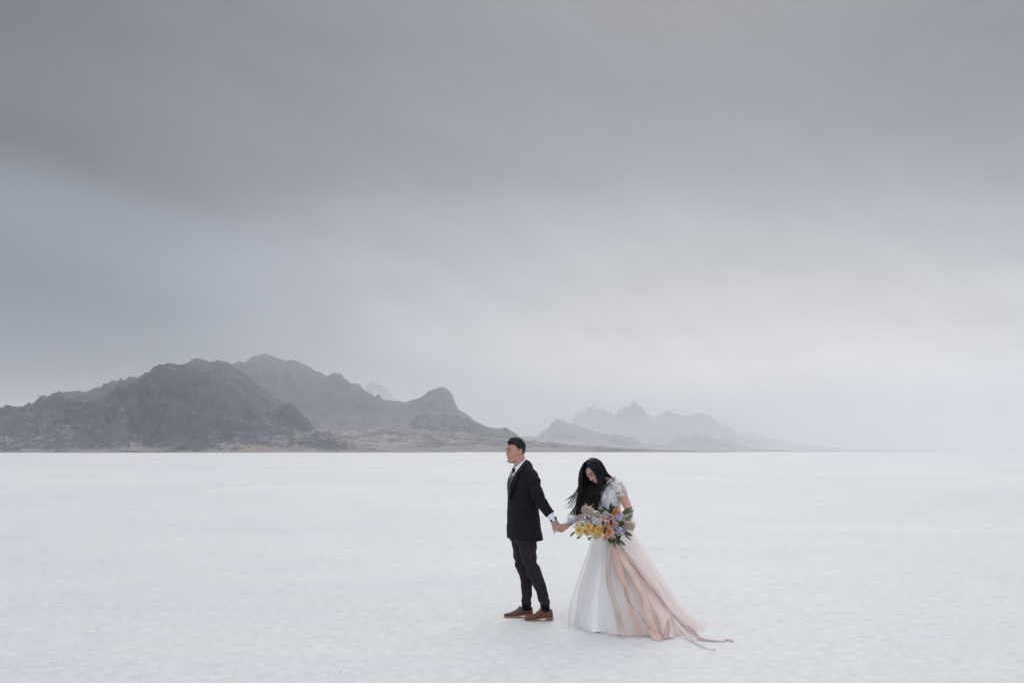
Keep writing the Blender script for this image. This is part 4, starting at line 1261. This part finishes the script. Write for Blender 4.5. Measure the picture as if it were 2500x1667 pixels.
# near side: from the parting across the temple and ear
gC0 = G((1441, 1119, -.02), (1440, 1126, -.075), (1450, 1138, -.118), (1459, 1152, -.126), (1464, 1170, -.125), (1462, 1192, -.125), (1455, 1216, -.135), (1448, 1246, -.14))
gC1 = G((1443, 1118, -.03), (1447, 1124, -.085), (1456, 1138, -.120), (1464, 1154, -.123), (1467, 1172, -.125), (1464, 1194, -.135), (1458, 1218, -.15), (1455, 1246, -.155))
gC2 = G((1445, 1117.5, -.03), (1454, 1123, -.075), (1463, 1137, -.108), (1468, 1154, -.112), (1469.5, 1172, -.118), (1466, 1196, -.14), (1462, 1218, -.155), (1457, 1243, -.16))
lock([gC0, gC1, gC2], 340, .005, .007, .0017, 2, clump=.7)
gM = G((1441, 1119, .0), (1434, 1124, -.05), (1432, 1134, -.085), (1440, 1146, -.125), (1449, 1160, -.130), (1452, 1190, -.115), (1444, 1218, -.11), (1438, 1246, -.11))
# curtain that hangs below the face
gH0 = G((1450, 1150, .06), (1446, 1168, .03), (1442, 1184, -.03), (1438, 1204, -.07), (1434, 1224, -.09), (1430, 1250, -.10))
gH1 = G((1464, 1158, -.02), (1462, 1174, -.06), (1458, 1188, -.09), (1453, 1206, -.11), (1450, 1224, -.125), (1446, 1246, -.13))
lock([gH0, gH1], 180, .008, .008, .0017, 3, clump=.7)
# back of the head, swept over the nape
gE0 = G((1445, 1117.5, -.03), (1458, 1124, -.055), (1469, 1140, -.085), (1478, 1156, -.075), (1490, 1163.5, -.055), (1500, 1168, -.0), (1504, 1180, .07), (1506, 1200, .11))
gE1 = G((1445, 1117, .01), (1460, 1125, .01), (1471, 1139, .01), (1479, 1153, .005), (1489, 1161.5, .0), (1498, 1166, .03), (1502, 1178, .10), (1504, 1200, .13))
gE2 = G((1445, 1118, .03), (1459, 1127, .06), (1469, 1142, .075), (1477, 1156, .06), (1487, 1164, .05), (1496, 1169, .07), (1500, 1182, .11), (1502, 1200, .14))
lock([gE0, gE1, gE2], 420, .004, .010, .0019, 4)
gE3 = G((1445, 1118, -.03), (1456, 1126, -.08), (1465, 1142, -.108), (1471, 1158, -.105), (1476, 1168, -.085), (1482, 1172, -.06), (1490, 1176, .04), (1494, 1196, .12))
lock([gC2, gE3], 60, .003, .006, .0018, 5)
lock([G((1449, 1119, -.04), (1459, 1128, -.085), (1467, 1144, -.105), (1473, 1157, -.092), (1478, 1164, -.07)), G((1449, 1119, -.01), (1462, 1130, -.03), (1472, 1146, -.06), (1481, 1158, -.055), (1489, 1163, -.04))], 120, .003, .004, .002, 6)
# crown: combed from the parting over the back of the head and down the hairline
lock([G((1441, 1118, -.02), (1450, 1118, -.045), (1461, 1124, -.060), (1470, 1136, -.070), (1476, 1150, -.075), (1484, 1160, -.06), (1494, 1165, -.03)),
      G((1441, 1117, .0), (1452, 1116.5, -.01), (1464, 1122, -.015), (1473, 1134, -.02), (1479, 1148, -.02), (1486, 1158.5, -.02), (1496, 1165, .0)),
      G((1441, 1117, .02), (1452, 1117, .03), (1464, 1123, .035), (1472, 1135, .035), (1478, 1148, .03), (1486, 1159, .02), (1496, 1165, .03))], 420, .003, .005, .0021, 21, yj=.006)
lock([G((1440, 1119, -.02), (1434, 1123, -.055), (1433, 1130, -.085), (1438, 1138, -.108), (1446, 1146, -.124), (1454, 1156, -.132), (1460, 1169, -.132), (1462, 1188, -.125), (1457, 1208, -.12)),
      G((1441, 1118, -.02), (1441, 1123, -.075), (1442, 1131, -.105), (1451, 1141, -.124), (1459, 1151, -.130), (1463, 1168, -.131), (1464, 1188, -.13), (1458, 1210, -.13), (1450, 1225, -.13))], 220, .002, .006, .0019, 22, yj=.005)
lock([G((1440, 1119, -.02), (1432, 1124, -.052), (1425, 1132, -.068), (1422, 1142, -.070), (1421, 1156, -.055), (1421, 1180, -.03), (1420, 1210, -.03)),
      G((1439, 1119, .0), (1429, 1126, -.02), (1420, 1138, -.035), (1417, 1156, -.03), (1416, 1184, -.02), (1415, 1210, -.02))], 160, .003, .008, .0019, 23, yj=.006)
# the thin lock over her near shoulder
lock([G((1503, 1161, -.095), (1496, 1169, -.125), (1489, 1177, -.145), (1482, 1185, -.16), (1477, 1192, -.17), (1471, 1206, -.19), (1465, 1218, -.20), (1460, 1228, -.21)),
      G((1501, 1163, -.095), (1494, 1171, -.125), (1486, 1179, -.145), (1479, 1187, -.16), (1474, 1196, -.17), (1468, 1208, -.19), (1463, 1219, -.20), (1459.5, 1228, -.21))], 12, .002, .006, .0017, 7)
# strands blown to the left
def fly(g, n, seed, w=.02): lock([g, [p + V(.006, 0, .004) for p in g]], n, .004, w, .0012, seed, .35, .012)
fly(G((1418, 1150, .0), (1415, 1182, -.01), (1410, 1196, -.01), (1402, 1209, -.01), (1394, 1219, -.01), (1385, 1231, -.01)), 14, 11, .010)
fly(G((1417, 1160, .0), (1414, 1190, -.01), (1406, 1204, -.01), (1397, 1212, -.01), (1390, 1218, -.01)), 8, 12, .02)
fly(G((1416, 1180, .0), (1413, 1208, -.01), (1408, 1226, -.02), (1402, 1240, -.02), (1396, 1250, -.02), (1388, 1259, -.02)), 16, 13, .020)
fly(G((1418, 1180, .0), (1414, 1216, -.01), (1410, 1234, -.02), (1404, 1250, -.02), (1397, 1263, -.02)), 18, 14, .018)
fly(G((1418, 1140, .0), (1413, 1165, -.01), (1412.5, 1190, -.01), (1411, 1210, -.01), (1405, 1232, -.02)), 12, 15, .012)
fly(G((1416, 1170, .0), (1413, 1196, -.01), (1405, 1214, -.01), (1395, 1232, -.01), (1386, 1243, -.01)), 10, 17, .03)
fly(G((1417, 1150, .0), (1413, 1186, -.01), (1404, 1202, -.01), (1392, 1214, -.01), (1381, 1224, -.01)), 6, 18, .03)
fly(G((1438, 1119, .0), (1424, 1130, .0), (1414, 1150, .0), (1412.5, 1170, .0), (1413.5, 1192, .0)), 8, 16, .006)
build('hair', strand_mb, LONG_HAIR, bride_root)

# ================================================================== the bouquet
YQ = 9.12
def Q(px, py, dy=0.0): return W(px, py, YQ + dy)
SQ = YQ / F_PX
bq = thing('bouquet', tuple(Q(1470, 1290, .06)), 'large loose bouquet of yellow, peach and lilac flowers with long blush ribbons', 'bouquet')


def petal_mat(name, inner, outer, r, centre_attr=None):
    return simple(name, outer, .6, .14, 60, trans=.25)


YEL = simple('yellow_petal', (.90, .66, .20), .55, .22, 45, trans=.25)
YEL2 = simple('pale_yellow_petal', (.92, .78, .40), .55, .2, 45, trans=.25)
ORA = simple('orange_throat', (.72, .34, .07), .5, .2, 60)
PEA = simple('peach_petal', (.80, .49, .31), .55, .2, 45, trans=.2)
PEA2 = simple('pale_peach_petal', (.80, .58, .43), .55, .2, 45, trans=.2)
ORG = simple('orange_petal', (.80, .36, .13), .5, .2, 45, trans=.2)
PNK = simple('pink_petal', (.76, .45, .52), .5, .2, 45, trans=.2)
MAG = simple('magenta_petal', (.30, .03, .075), .5, .3, 45)
WHT = simple('white_petal', (.78, .74, .69), .6, .08, 60, trans=.2)
CRM = simple('cream_petal', (.72, .64, .47), .6, .15, 60, trans=.2)
LIL = simple('lilac_petal', (.62, .62, .76), .6, .25, 80, trans=.2)
MAU = simple('mauve_petal', (.54, .46, .51), .6, .3, 80, trans=.15)
DUS = simple('dusty_petal', (.60, .44, .38), .6, .25, 60, trans=.1)
PAM = simple('pampas_plume', (.68, .53, .43), .9, .2, 60)
LEAF_D = simple('dark_leaf', (.042, .080, .036), .45, .3, 40, trans=.15)
LEAF_G = simple('green_leaf', (.105, .155, .062), .5, .3, 40, trans=.2)
LEAF_O = simple('olive_leaf', (.105, .13, .075), .55, .25, 40, trans=.15)
LEAF_P = simple('pale_sprig', (.34, .39, .26), .6, .25, 60, trans=.2)
STEM = simple('stem', (.09, .10, .04), .6)
SEED = simple('seed_brown', (.16, .10, .05), .7, .3, 80)
def out_n(px, py): return V((px - 1470) * .012, -1.0, -(py - 1278) * .012).normalized()


def fl(name, mat, px, py, rpx, kind, dy=0.0, mat2=None, n=None, nrm=None):
    """one flower of the bouquet"""
    c = Q(px, py, dy - .09); nr = nrm or (out_n(px, py) + V(random.uniform(-.25, .25), 0, random.uniform(-.25, .25))).normalized(); r = rpx * SQ
    mb = MB(); mc = None
    if kind == 'rose':
        petal_flower(mb, c - nr * .3 * r, nr, r, 6, .35, .62)
        petal_flower(mb, c - nr * .2 * r, nr, r * .82, 5, .75, .62)
        petal_flower(mb, c - nr * .1 * r, nr, r * .6, 5, 1.2, .62)
        petal_flower(mb, c, nr, r * .38, 4, 1.9, .7)
    elif kind == 'open':
        petal_flower(mb, c - nr * .1 * r, nr, r, n or 6, .22, .50, tip=.25)
        petal_flower(mb, c - nr * .05 * r, nr, r * .8, 3, .5, .5, tip=.2)
        mc = MB(); petal_flower(mc, c + nr * .08 * r, nr, r * .34, 6, 1.5, .6)
    elif kind == 'ruffle':
        for q in range(5): petal_flower(mb, c + nr * (q * .10 * r), nr, r * (1 - q * .17), 8 - q, .25 + q * .3, .42, 3, rows=3)
    elif kind == 'cluster':
        for q in range(n or 26):
            o = V(random.gauss(0, .42), random.gauss(0, .25), random.gauss(0, .42)) * r
            petal_flower(mb, c + o, (nr + o * (1.2 / r)).normalized(), r * random.uniform(.18, .30), 5, .3, .5, 2, rows=2)
    o = link(name, solidify(mb, .0006, 0), mat, bq)
    if mc is not None: link('flower_centre', solidify(mc, .0006), mat2 or ORA, o)
    return o


def plume(px, py, rx, ry, ang, n=420, seed=0, dy=0.0, mat=PAM, name='pampas_plume'):
    rg = random.Random(seed); mb = MB(); c = Q(px, py, dy - .08); ax = V(math.cos(ang), 0, math.sin(ang)); ay = V(-math.sin(ang), 0, math.cos(ang))
    for i in range(n):
        t = rg.uniform(-1, 1); w = math.sqrt(1 - t * t) ** .8 * (1 - .15 * t)
        ph = rg.uniform(0, 6.28)
        b0 = c + ax * (rx * SQ * t * .85); d = (ay * math.cos(ph) + V(0, math.sin(ph), 0)).normalized()
        L = ry * SQ * w * rg.uniform(.35, 1.1)
        b0 = b0 + d * (L * .3)
        jit = V(rg.gauss(0, .35), rg.gauss(0, .35), rg.gauss(0, .35)) * L
        p1 = b0 + d * L * .45 + ax * L * .12 + jit * .4; p2 = b0 + d * L * .8 + ax * L * .35 + jit
        mb.tube([b0, p1, p2], [.0010, .0015, .0008], 3)
    return build(name, mb, mat, bq)


def leaf(mb, p0, p1, w, bend=.15, nrm=None):
    p0, p1 = Vector(p0), Vector(p1); ax = p1 - p0; L = ax.length; ax.normalize()
    nm = (nrm or V(random.uniform(-.4, .4), -1, random.uniform(-.2, .6))); nm = (nm - ax * nm.dot(ax)).normalized(); sd = ax.cross(nm)
    vs = []; K = 8
    for k in range(K + 1):
        t = k / K; ww = w * math.sin(math.pi * min(1, t * .93 + .05)) ** .75
        m = p0 + ax * (L * t) + nm * (bend * L * math.sin(math.pi * t)) * -.5
        vs += [m - sd * ww + nm * ww * .25, m, m + sd * ww + nm * ww * .25]
    fs = []
    for k in range(K):
        for l in (0, 1): fs.append((k * 3 + l, k * 3 + l + 1, k * 3 + l + 4, k * 3 + l + 3))
    mb.add(vs, fs)


def leaves(name, mat, items, dy=0.0):
    for (x0, y0, x1, y1, w) in items:
        mb = MB(); leaf(mb, Q(x0, y0, dy - .04), Q(x1, y1, dy - .07 + random.uniform(-.02, .02)), w * SQ)
        link(name, solidify(mb, .0008), mat, bq)


# leaves first, at the back
leaves('leaf', LEAF_D, [(1489, 1252, 1492.5, 1225, 4.2), (1488, 1251, 1471, 1235, 4.2), (1488, 1252, 1458.5, 1243, 4.2), (1491, 1251, 1508, 1235, 4.6), (1490, 1250, 1500, 1232, 3.8), (1487, 1254, 1465, 1252, 3.6)], -.02)
leaves('leaf', LEAF_G, [(1516, 1256, 1544.5, 1236.5, 3.2), (1517, 1256, 1548, 1243.5, 3.4), (1518, 1252, 1537, 1238, 3.0), (1525, 1300, 1545, 1307, 3.2), (1522, 1298, 1541, 1302, 2.8), (1524, 1302, 1542, 1318, 2.4), (1513, 1317, 1526.5, 1331, 3.6),
                        (1525, 1264, 1541, 1270, 2.6), (1412, 1308, 1408.5, 1314, 1.8), (1422, 1304, 1409, 1315, 2.0), (1404, 1296, 1391.5, 1309, 2.8), (1434, 1311, 1442, 1319, 2.0), (1446, 1309, 1438, 1314, 2.0)], 0)
leaves('leaf', LEAF_D, [(1482, 1310, 1472, 1318, 3.4), (1484, 1312, 1494, 1325, 3.6), (1492, 1308, 1505, 1320, 3.6), (1500, 1300, 1512, 1318, 3.4), (1504, 1296, 1516, 1312, 3.6), (1528, 1268, 1538, 1268, 2.6), (1500, 1268, 1512, 1276, 3.6), (1470, 1276, 1480, 1286, 3.6),
                        (1508, 1280, 1522, 1290, 3.6), (1452, 1304, 1455, 1314, 2.6), (1486, 1286, 1478, 1296, 3.4), (1512, 1304, 1511, 1322, 2.8), (1520, 1290, 1532, 1300, 3), (1506, 1310, 1514, 1330, 2.4)], .02)
leaves('leaf', LEAF_O, [(1494, 1312, 1501, 1335, 3.0), (1498, 1316, 1503, 1342, 2.4), (1505, 1312, 1508, 1330, 2.2), (1404, 1272, 1382, 1282, 1.6), (1416, 1280, 1398, 1286, 2.4), (1425, 1276, 1408, 1279, 2.2), (1440, 1276, 1430, 1268, 2.2), (1448, 1266, 1436, 1262, 2.2)], .02)

plume(1434, 1245.5, 18, 12, -.45, 900, 1, .0)
plume(1536, 1283, 15, 13, -.15, 620, 2, .01)
plume(1498, 1280.5, 10, 8, .6, 420, 3, -.01)
plume(1404, 1269, 17, 5, math.pi + .2, 240, 4, .02, simple('pale_grass', (.55, .49, .38), .9, .2, 60), 'grass_plume')
plume(1536, 1261, 10, 7, .5, 160, 5, .01, LEAF_P, 'pale_sprig')
fl('lilac_blossom', LIL, 1391, 1271, 10, 'cluster', .02, n=30)
fl('lilac_blossom', LIL, 1401, 1268, 9, 'cluster', .02, n=22)
fl('mauve_blossom', MAU, 1419, 1269, 10, 'cluster', .01, n=26)
fl('mauve_blossom', MAU, 1432, 1271, 10, 'cluster', .0, n=28)
fl('pale_blossom', simple('pale_lilac', (.62, .58, .68), .6, .15, 70, trans=.2), 1424, 1264, 9, 'cluster', .01, n=16)
fl('pale_blossom', LEAF_P, 1415, 1265, 9, 'cluster', .02, n=14)
fl('dusty_rose', MAU, 1456, 1253, 6, 'ruffle', .0)
fl('dusty_rose', DUS, 1447, 1258, 6, 'ruffle', .01)
fl('orange_ranunculus', ORG, 1504.5, 1248, 9.5, 'rose', .0)
fl('orange_ranunculus', ORG, 1498, 1254, 5.5, 'rose', .0)
fl('lilac_blossom', LIL, 1511, 1258.5, 12, 'cluster', -.01, n=40)
fl('pale_blossom', LEAF_P, 1523, 1260, 9, 'cluster', .01, n=18)
fl('cream_rose', CRM, 1479, 1253.5, 8, 'rose', .01)
fl('peach_rose', PEA2, 1472.5, 1262, 8.5, 'rose', .0)
fl('pink_ranunculus', PNK, 1490, 1260, 7.8, 'rose', -.015)
mbx = MB(); petal_flower(mbx, Q(1489, 1260, -.125), out_n(1489, 1260), 3.0 * SQ, 6, 1.1, .6); link('flower_centre', solidify(mbx, .0006), MAG, bq)
fl('white_carnation', WHT, 1451, 1266, 7, 'ruffle', -.005)
fl('white_carnation', WHT, 1463, 1269, 8.4, 'ruffle', -.015)
fl('white_carnation', WHT, 1455, 1276, 5.5, 'ruffle', .0)
fl('peach_rose', PEA, 1483, 1278, 8.5, 'rose', .0)
fl('magenta_bud', MAG, 1492, 1275.5, 4.2, 'rose', -.02)
fl('dusty_rose', DUS, 1501, 1279, 8, 'ruffle', -.005)
fl('dusty_rose', DUS, 1472, 1283, 7, 'ruffle', .02)
fl('lilac_blossom', LIL, 1512.5, 1292.5, 11.5, 'cluster', -.01, n=38)
fl('lilac_blossom', MAU, 1523, 1291, 7, 'cluster', .0, n=16)
fl('yellow_blossom', YEL2, 1416, 1292.5, 15, 'open', -.015, n=6)
fl('yellow_blossom', YEL, 1437, 1284.5, 12.5, 'open', -.02, n=6)
fl('yellow_blossom', YEL2, 1412.5, 1280.5, 10, 'open', .0, n=6)
fl('yellow_blossom', YEL, 1449, 1294, 11, 'open', -.015, n=6)
fl('yellow_blossom', YEL, 1462, 1290, 11, 'open', -.025, n=6)
fl('yellow_blossom', YEL2, 1463.5, 1303, 12, 'open', -.015, n=6)
fl('yellow_blossom', YEL, 1430, 1296, 9, 'open', .0, n=5)
fl('amber_blossom', simple('amber_petal', (.62, .32, .06), .5, .25, 45), 1468.5, 1292, 7, 'rose', -.03)
fl('peach_rose', PEA, 1488.5, 1297.5, 12.5, 'rose', -.025)
fl('peach_rose', PEA2, 1480, 1305, 7, 'rose', -.005)
fl('pink_ranunculus', PNK, 1478, 1313.5, 6, 'rose', -.01)
fl('pink_blossom', simple('pale_pink_petal', (.70, .50, .47), .6, .15, 50, trans=.2), 1440, 1303, 7, 'cluster', .0, n=14)
fl('pink_blossom', simple('rose_pink_petal', (.70, .38, .36), .6, .15, 50, trans=.2), 1457, 1311, 6, 'cluster', .0, n=10)
fl('pink_blossom', simple('blush_petal', (.72, .56, .50), .6, .15, 50, trans=.2), 1450, 1303, 8, 'cluster', .0, n=20)
fl('pink_blossom', simple('faded_pink_petal', (.62, .46, .44), .6, .15, 50, trans=.2), 1434, 1302, 8, 'cluster', .01, n=20)
fl('dusty_rose', DUS, 1443, 1271, 6, 'ruffle', .01)
fl('cream_blossom', CRM, 1462, 1281, 8, 'cluster', .0, n=18)
fl('dusty_rose', DUS, 1426, 1281, 6, 'cluster', .02, n=18)
fl('cream_blossom', CRM, 1496, 1308, 7, 'cluster', -.005, n=18)
fl('pale_blossom', LEAF_P, 1518, 1304, 8, 'cluster', .0, n=16)
fl('seed_head', SEED, 1477, 1290, 6, 'cluster', .02, n=18)
fl('seed_head', SEED, 1517, 1275, 7, 'cluster', .02, n=22)
# filler leaves deep inside, and the bound stems
mb = MB(); rg = random.Random(5)
for i in range(150):
    a = rg.uniform(0, 6.28); r = math.sqrt(rg.random())
    x = 1474 + 52 * r * math.cos(a); y = 1281 + 24 * r * math.sin(a)
    leaf(mb, Q(x, y, rg.uniform(-.06, .06)), Q(x + rg.uniform(-12, 12), y + rg.uniform(-9, 10), rg.uniform(-.07, .06)), 3.0 * SQ)
link('foliage', solidify(mb, .0008), LEAF_O, bq)
for i in range(7):
    mb = MB(); mb.tube([Q(1470 + i * 5, 1285, .02), Q(1486 + i * 1.2, 1305, .03), Q(1494 + i * 1.6, 1330 + (i % 3) * 4, .035)], [.003, .0035, .003], 6, sub=3)
    build('stem', mb, STEM, bq)
for i in range(70):                                                # fine airy sprigs at the edge
    a = rg.uniform(-2.6, 1.3); x = 1474 + 50 * math.cos(a); y = 1280 + 22 * math.sin(a)
    if x < 1445: continue
    mb = MB()
    p0 = Q(x, y, .02); p1 = Q(x + 14 * math.cos(a) + rg.uniform(-4, 4), y + 12 * math.sin(a) + rg.uniform(-4, 4), rg.uniform(-.03, .03))
    mb.tube([p0, p1], [.0009, .0006], 3); leaf(mb, p0.lerp(p1, .6), p1, .9 * SQ)
    build('sprig', mb, LEAF_P, bq)


# ribbons: from the stems down over the skirt and along the salt
def ribbon(pts, w, mat, name='ribbon', wave=.006, seed=0):
    """pts: (px, py, dy, width scale); a point given without dy lies on the ground"""
    P = []; Wd = []
    for p in pts:
        if p[2] is None:
            Y = CAM_H * F_PX / (p[1] - HY); q = W(p[0], p[1], Y); q.z = .008
        else: q = Q(p[0], p[1], p[2])
        P.append(q); Wd.append(w * p[3])
    P, Wd = smooth_path(P, Wd, 8)
    mb = MB(); n = len(P); vs = []; K = 6
    rg = random.Random(seed); a1, a2 = rg.uniform(0, 6), rg.uniform(0, 6)
    for i, p in enumerate(P):
        t = (P[min(i + 1, n - 1)] - P[max(i - 1, 0)]).normalized()
        view = V(0, -1, .25 if p.z > .05 else 1.2)
        sd = t.cross(view).normalized(); nm = sd.cross(t)
        for k in range(K + 1):
            u = k / K * 2 - 1
            z = wave * (math.sin(i * .33 + a1 + u * 2) + .6 * math.sin(i * .15 + a2 - u * 3)) + .18 * Wd[i] * math.cos(u * 2.2 + i * .08 + a2)
            q = p + sd * (u * Wd[i]) + nm * z
            q.z = max(q.z, .005)
            vs.append(q)
    fs = [(i * (K + 1) + k, i * (K + 1) + k + 1, (i + 1) * (K + 1) + k + 1, (i + 1) * (K + 1) + k) for i in range(n - 1) for k in range(K)]
    mb.add(vs, fs)
    return link(name, solidify(mb, .0008), mat, bq)


def silk(name, col): return simple(name, col, .5, .06, 8, trans=.30, sheen=.2)
BEI = silk('beige_silk', (.66, .55, .48)); ROS = silk('rose_silk', (.75, .52, .44)); BLU = silk('blush_silk', (.82, .61, .53)); TAU = silk('taupe_silk', (.66, .52, .46)); PAL = silk('pale_silk', (.84, .75, .72))
ribbon([(1486, 1318, -.02, 1), (1485.5, 1340, -.04, 1), (1485, 1380, -.09, 1.0), (1486, 1420, -.16, 1.0), (1494, 1452, -.22, 1.1), (1504, 1482, -.27, 1.3), (1512, 1516, -.32, 1.25), (1518, 1540, -.345, 1.3), (1524, 1551, -.36, 1.0)], .021, BEI, seed=1)
ribbon([(1494, 1318, -.02, .7), (1500, 1345, -.06, 1.25), (1509, 1375, -.11, 1.5), (1518, 1410, -.17, 1.25), (1528, 1440, -.22, .8), (1535, 1468, -.26, .7), (1542, 1495, -.30, .95), (1553, 1520, -.33, 1.05), (1560, 1538, -.35, 1.0), (1563, 1552, -.36, .8)], .022, ROS, seed=2)
ribbon([(1502, 1322, -.02, .8), (1512, 1345, -.05, 1.2), (1527, 1372, -.10, 1.5), (1546, 1403, -.16, 1.4), (1561, 1432, -.21, 1.3), (1574, 1462, -.26, 1.4), (1582, 1492, -.30, 1.5), (1589, 1520, -.34, 1.45), (1598, 1545, -.38, 1.7), (1606, 1560, -.42, 2.1), (1612, 1568, -.45, 2.0), (1618, 1570, -.45, .8)], .021, BLU, seed=3)
ribbon([(1504, 1320, -.01, .9), (1518, 1340, -.03, 1.0), (1531, 1358, -.06, .8), (1550, 1385, -.09, .4), (1575, 1418, -.13, .35), (1602, 1448, -.17, .5), (1632, 1486, -.22, .45), (1660, 1515, -.28, .7), (1682, 1535, -.36, 1.3), (1705, 1554, -.42, 1.4), (1728, 1566, None, .8), (1762, 1566.5, None, .55), (1776, 1563, None, .9), (1790, 1568, None, .2)], .019, TAU, seed=4)
ribbon([(1606, 1454, -.165, .05), (1630, 1488, -.215, .6), (1648, 1512, -.26, 1.3), (1664, 1534, -.34, 1.2), (1680, 1552, -.42, 1.0), (1694, 1566, None, .9), (1706, 1575, None, 1.0), (1722, 1583, None, .35), (1746, 1587, None, .2)], .022, PAL, seed=6)
ribbon([(1498, 1320, .0, .8), (1506, 1350, -.03, 1.0), (1514, 1378, -.085, .8), (1521, 1410, -.15, .55), (1529, 1442, -.225, .45), (1538, 1470, -.27, .4), (1560, 1497, -.31, .4), (1576, 1518, -.34, .45), (1584, 1535, -.36, .5)], .020, TAU, seed=7)
ribbon([(1630, 1512, -.28, .3), (1631, 1528, -.33, .9), (1627, 1545, -.38, 1.1), (1622, 1557, -.42, 1.1)], .020, TAU, seed=8)
ribbon([(1512, 1340, -.01, 1), (1535, 1370, -.05, 2.0), (1565, 1410, -.10, 2.8), (1596, 1455, -.16, 3.2), (1618, 1495, -.23, 3.2), (1628, 1530, -.31, 3.0), (1634, 1555, -.38, 2.6)], .022, silk('soft_blush_silk', (.88, .72, .65)), seed=9)

# ------------------------------------------------------------------ specks on the salt
def pebble(px, py, r, label):
    Y = CAM_H * F_PX / (py - HY); c = W(px, py, Y); c.z = r * .3
    mb = MB(); mb.ell(V(0, 0, 0), V(1, 0, 0), V(0, 1, 0), UP, r * 1.7, r * .8, r * .6, 12, 8)
    me = mesh_of(mb); displace(me, lambda p: r * .3 * pnoise(p[:, 0] / r * .9, p[:, 1] / r * .9, p[:, 2] / r + px))
    o = link('pebble', me, simple('dark_stone', (.06, .055, .055), .9, .2, 60)); o.location = c; o.rotation_euler = (0, 0, .4)
    o['label'] = label; o['category'] = 'pebble'
    return o


pebble(832, 1639.5, .0048, 'small dark pebble alone on the salt near the bottom edge')
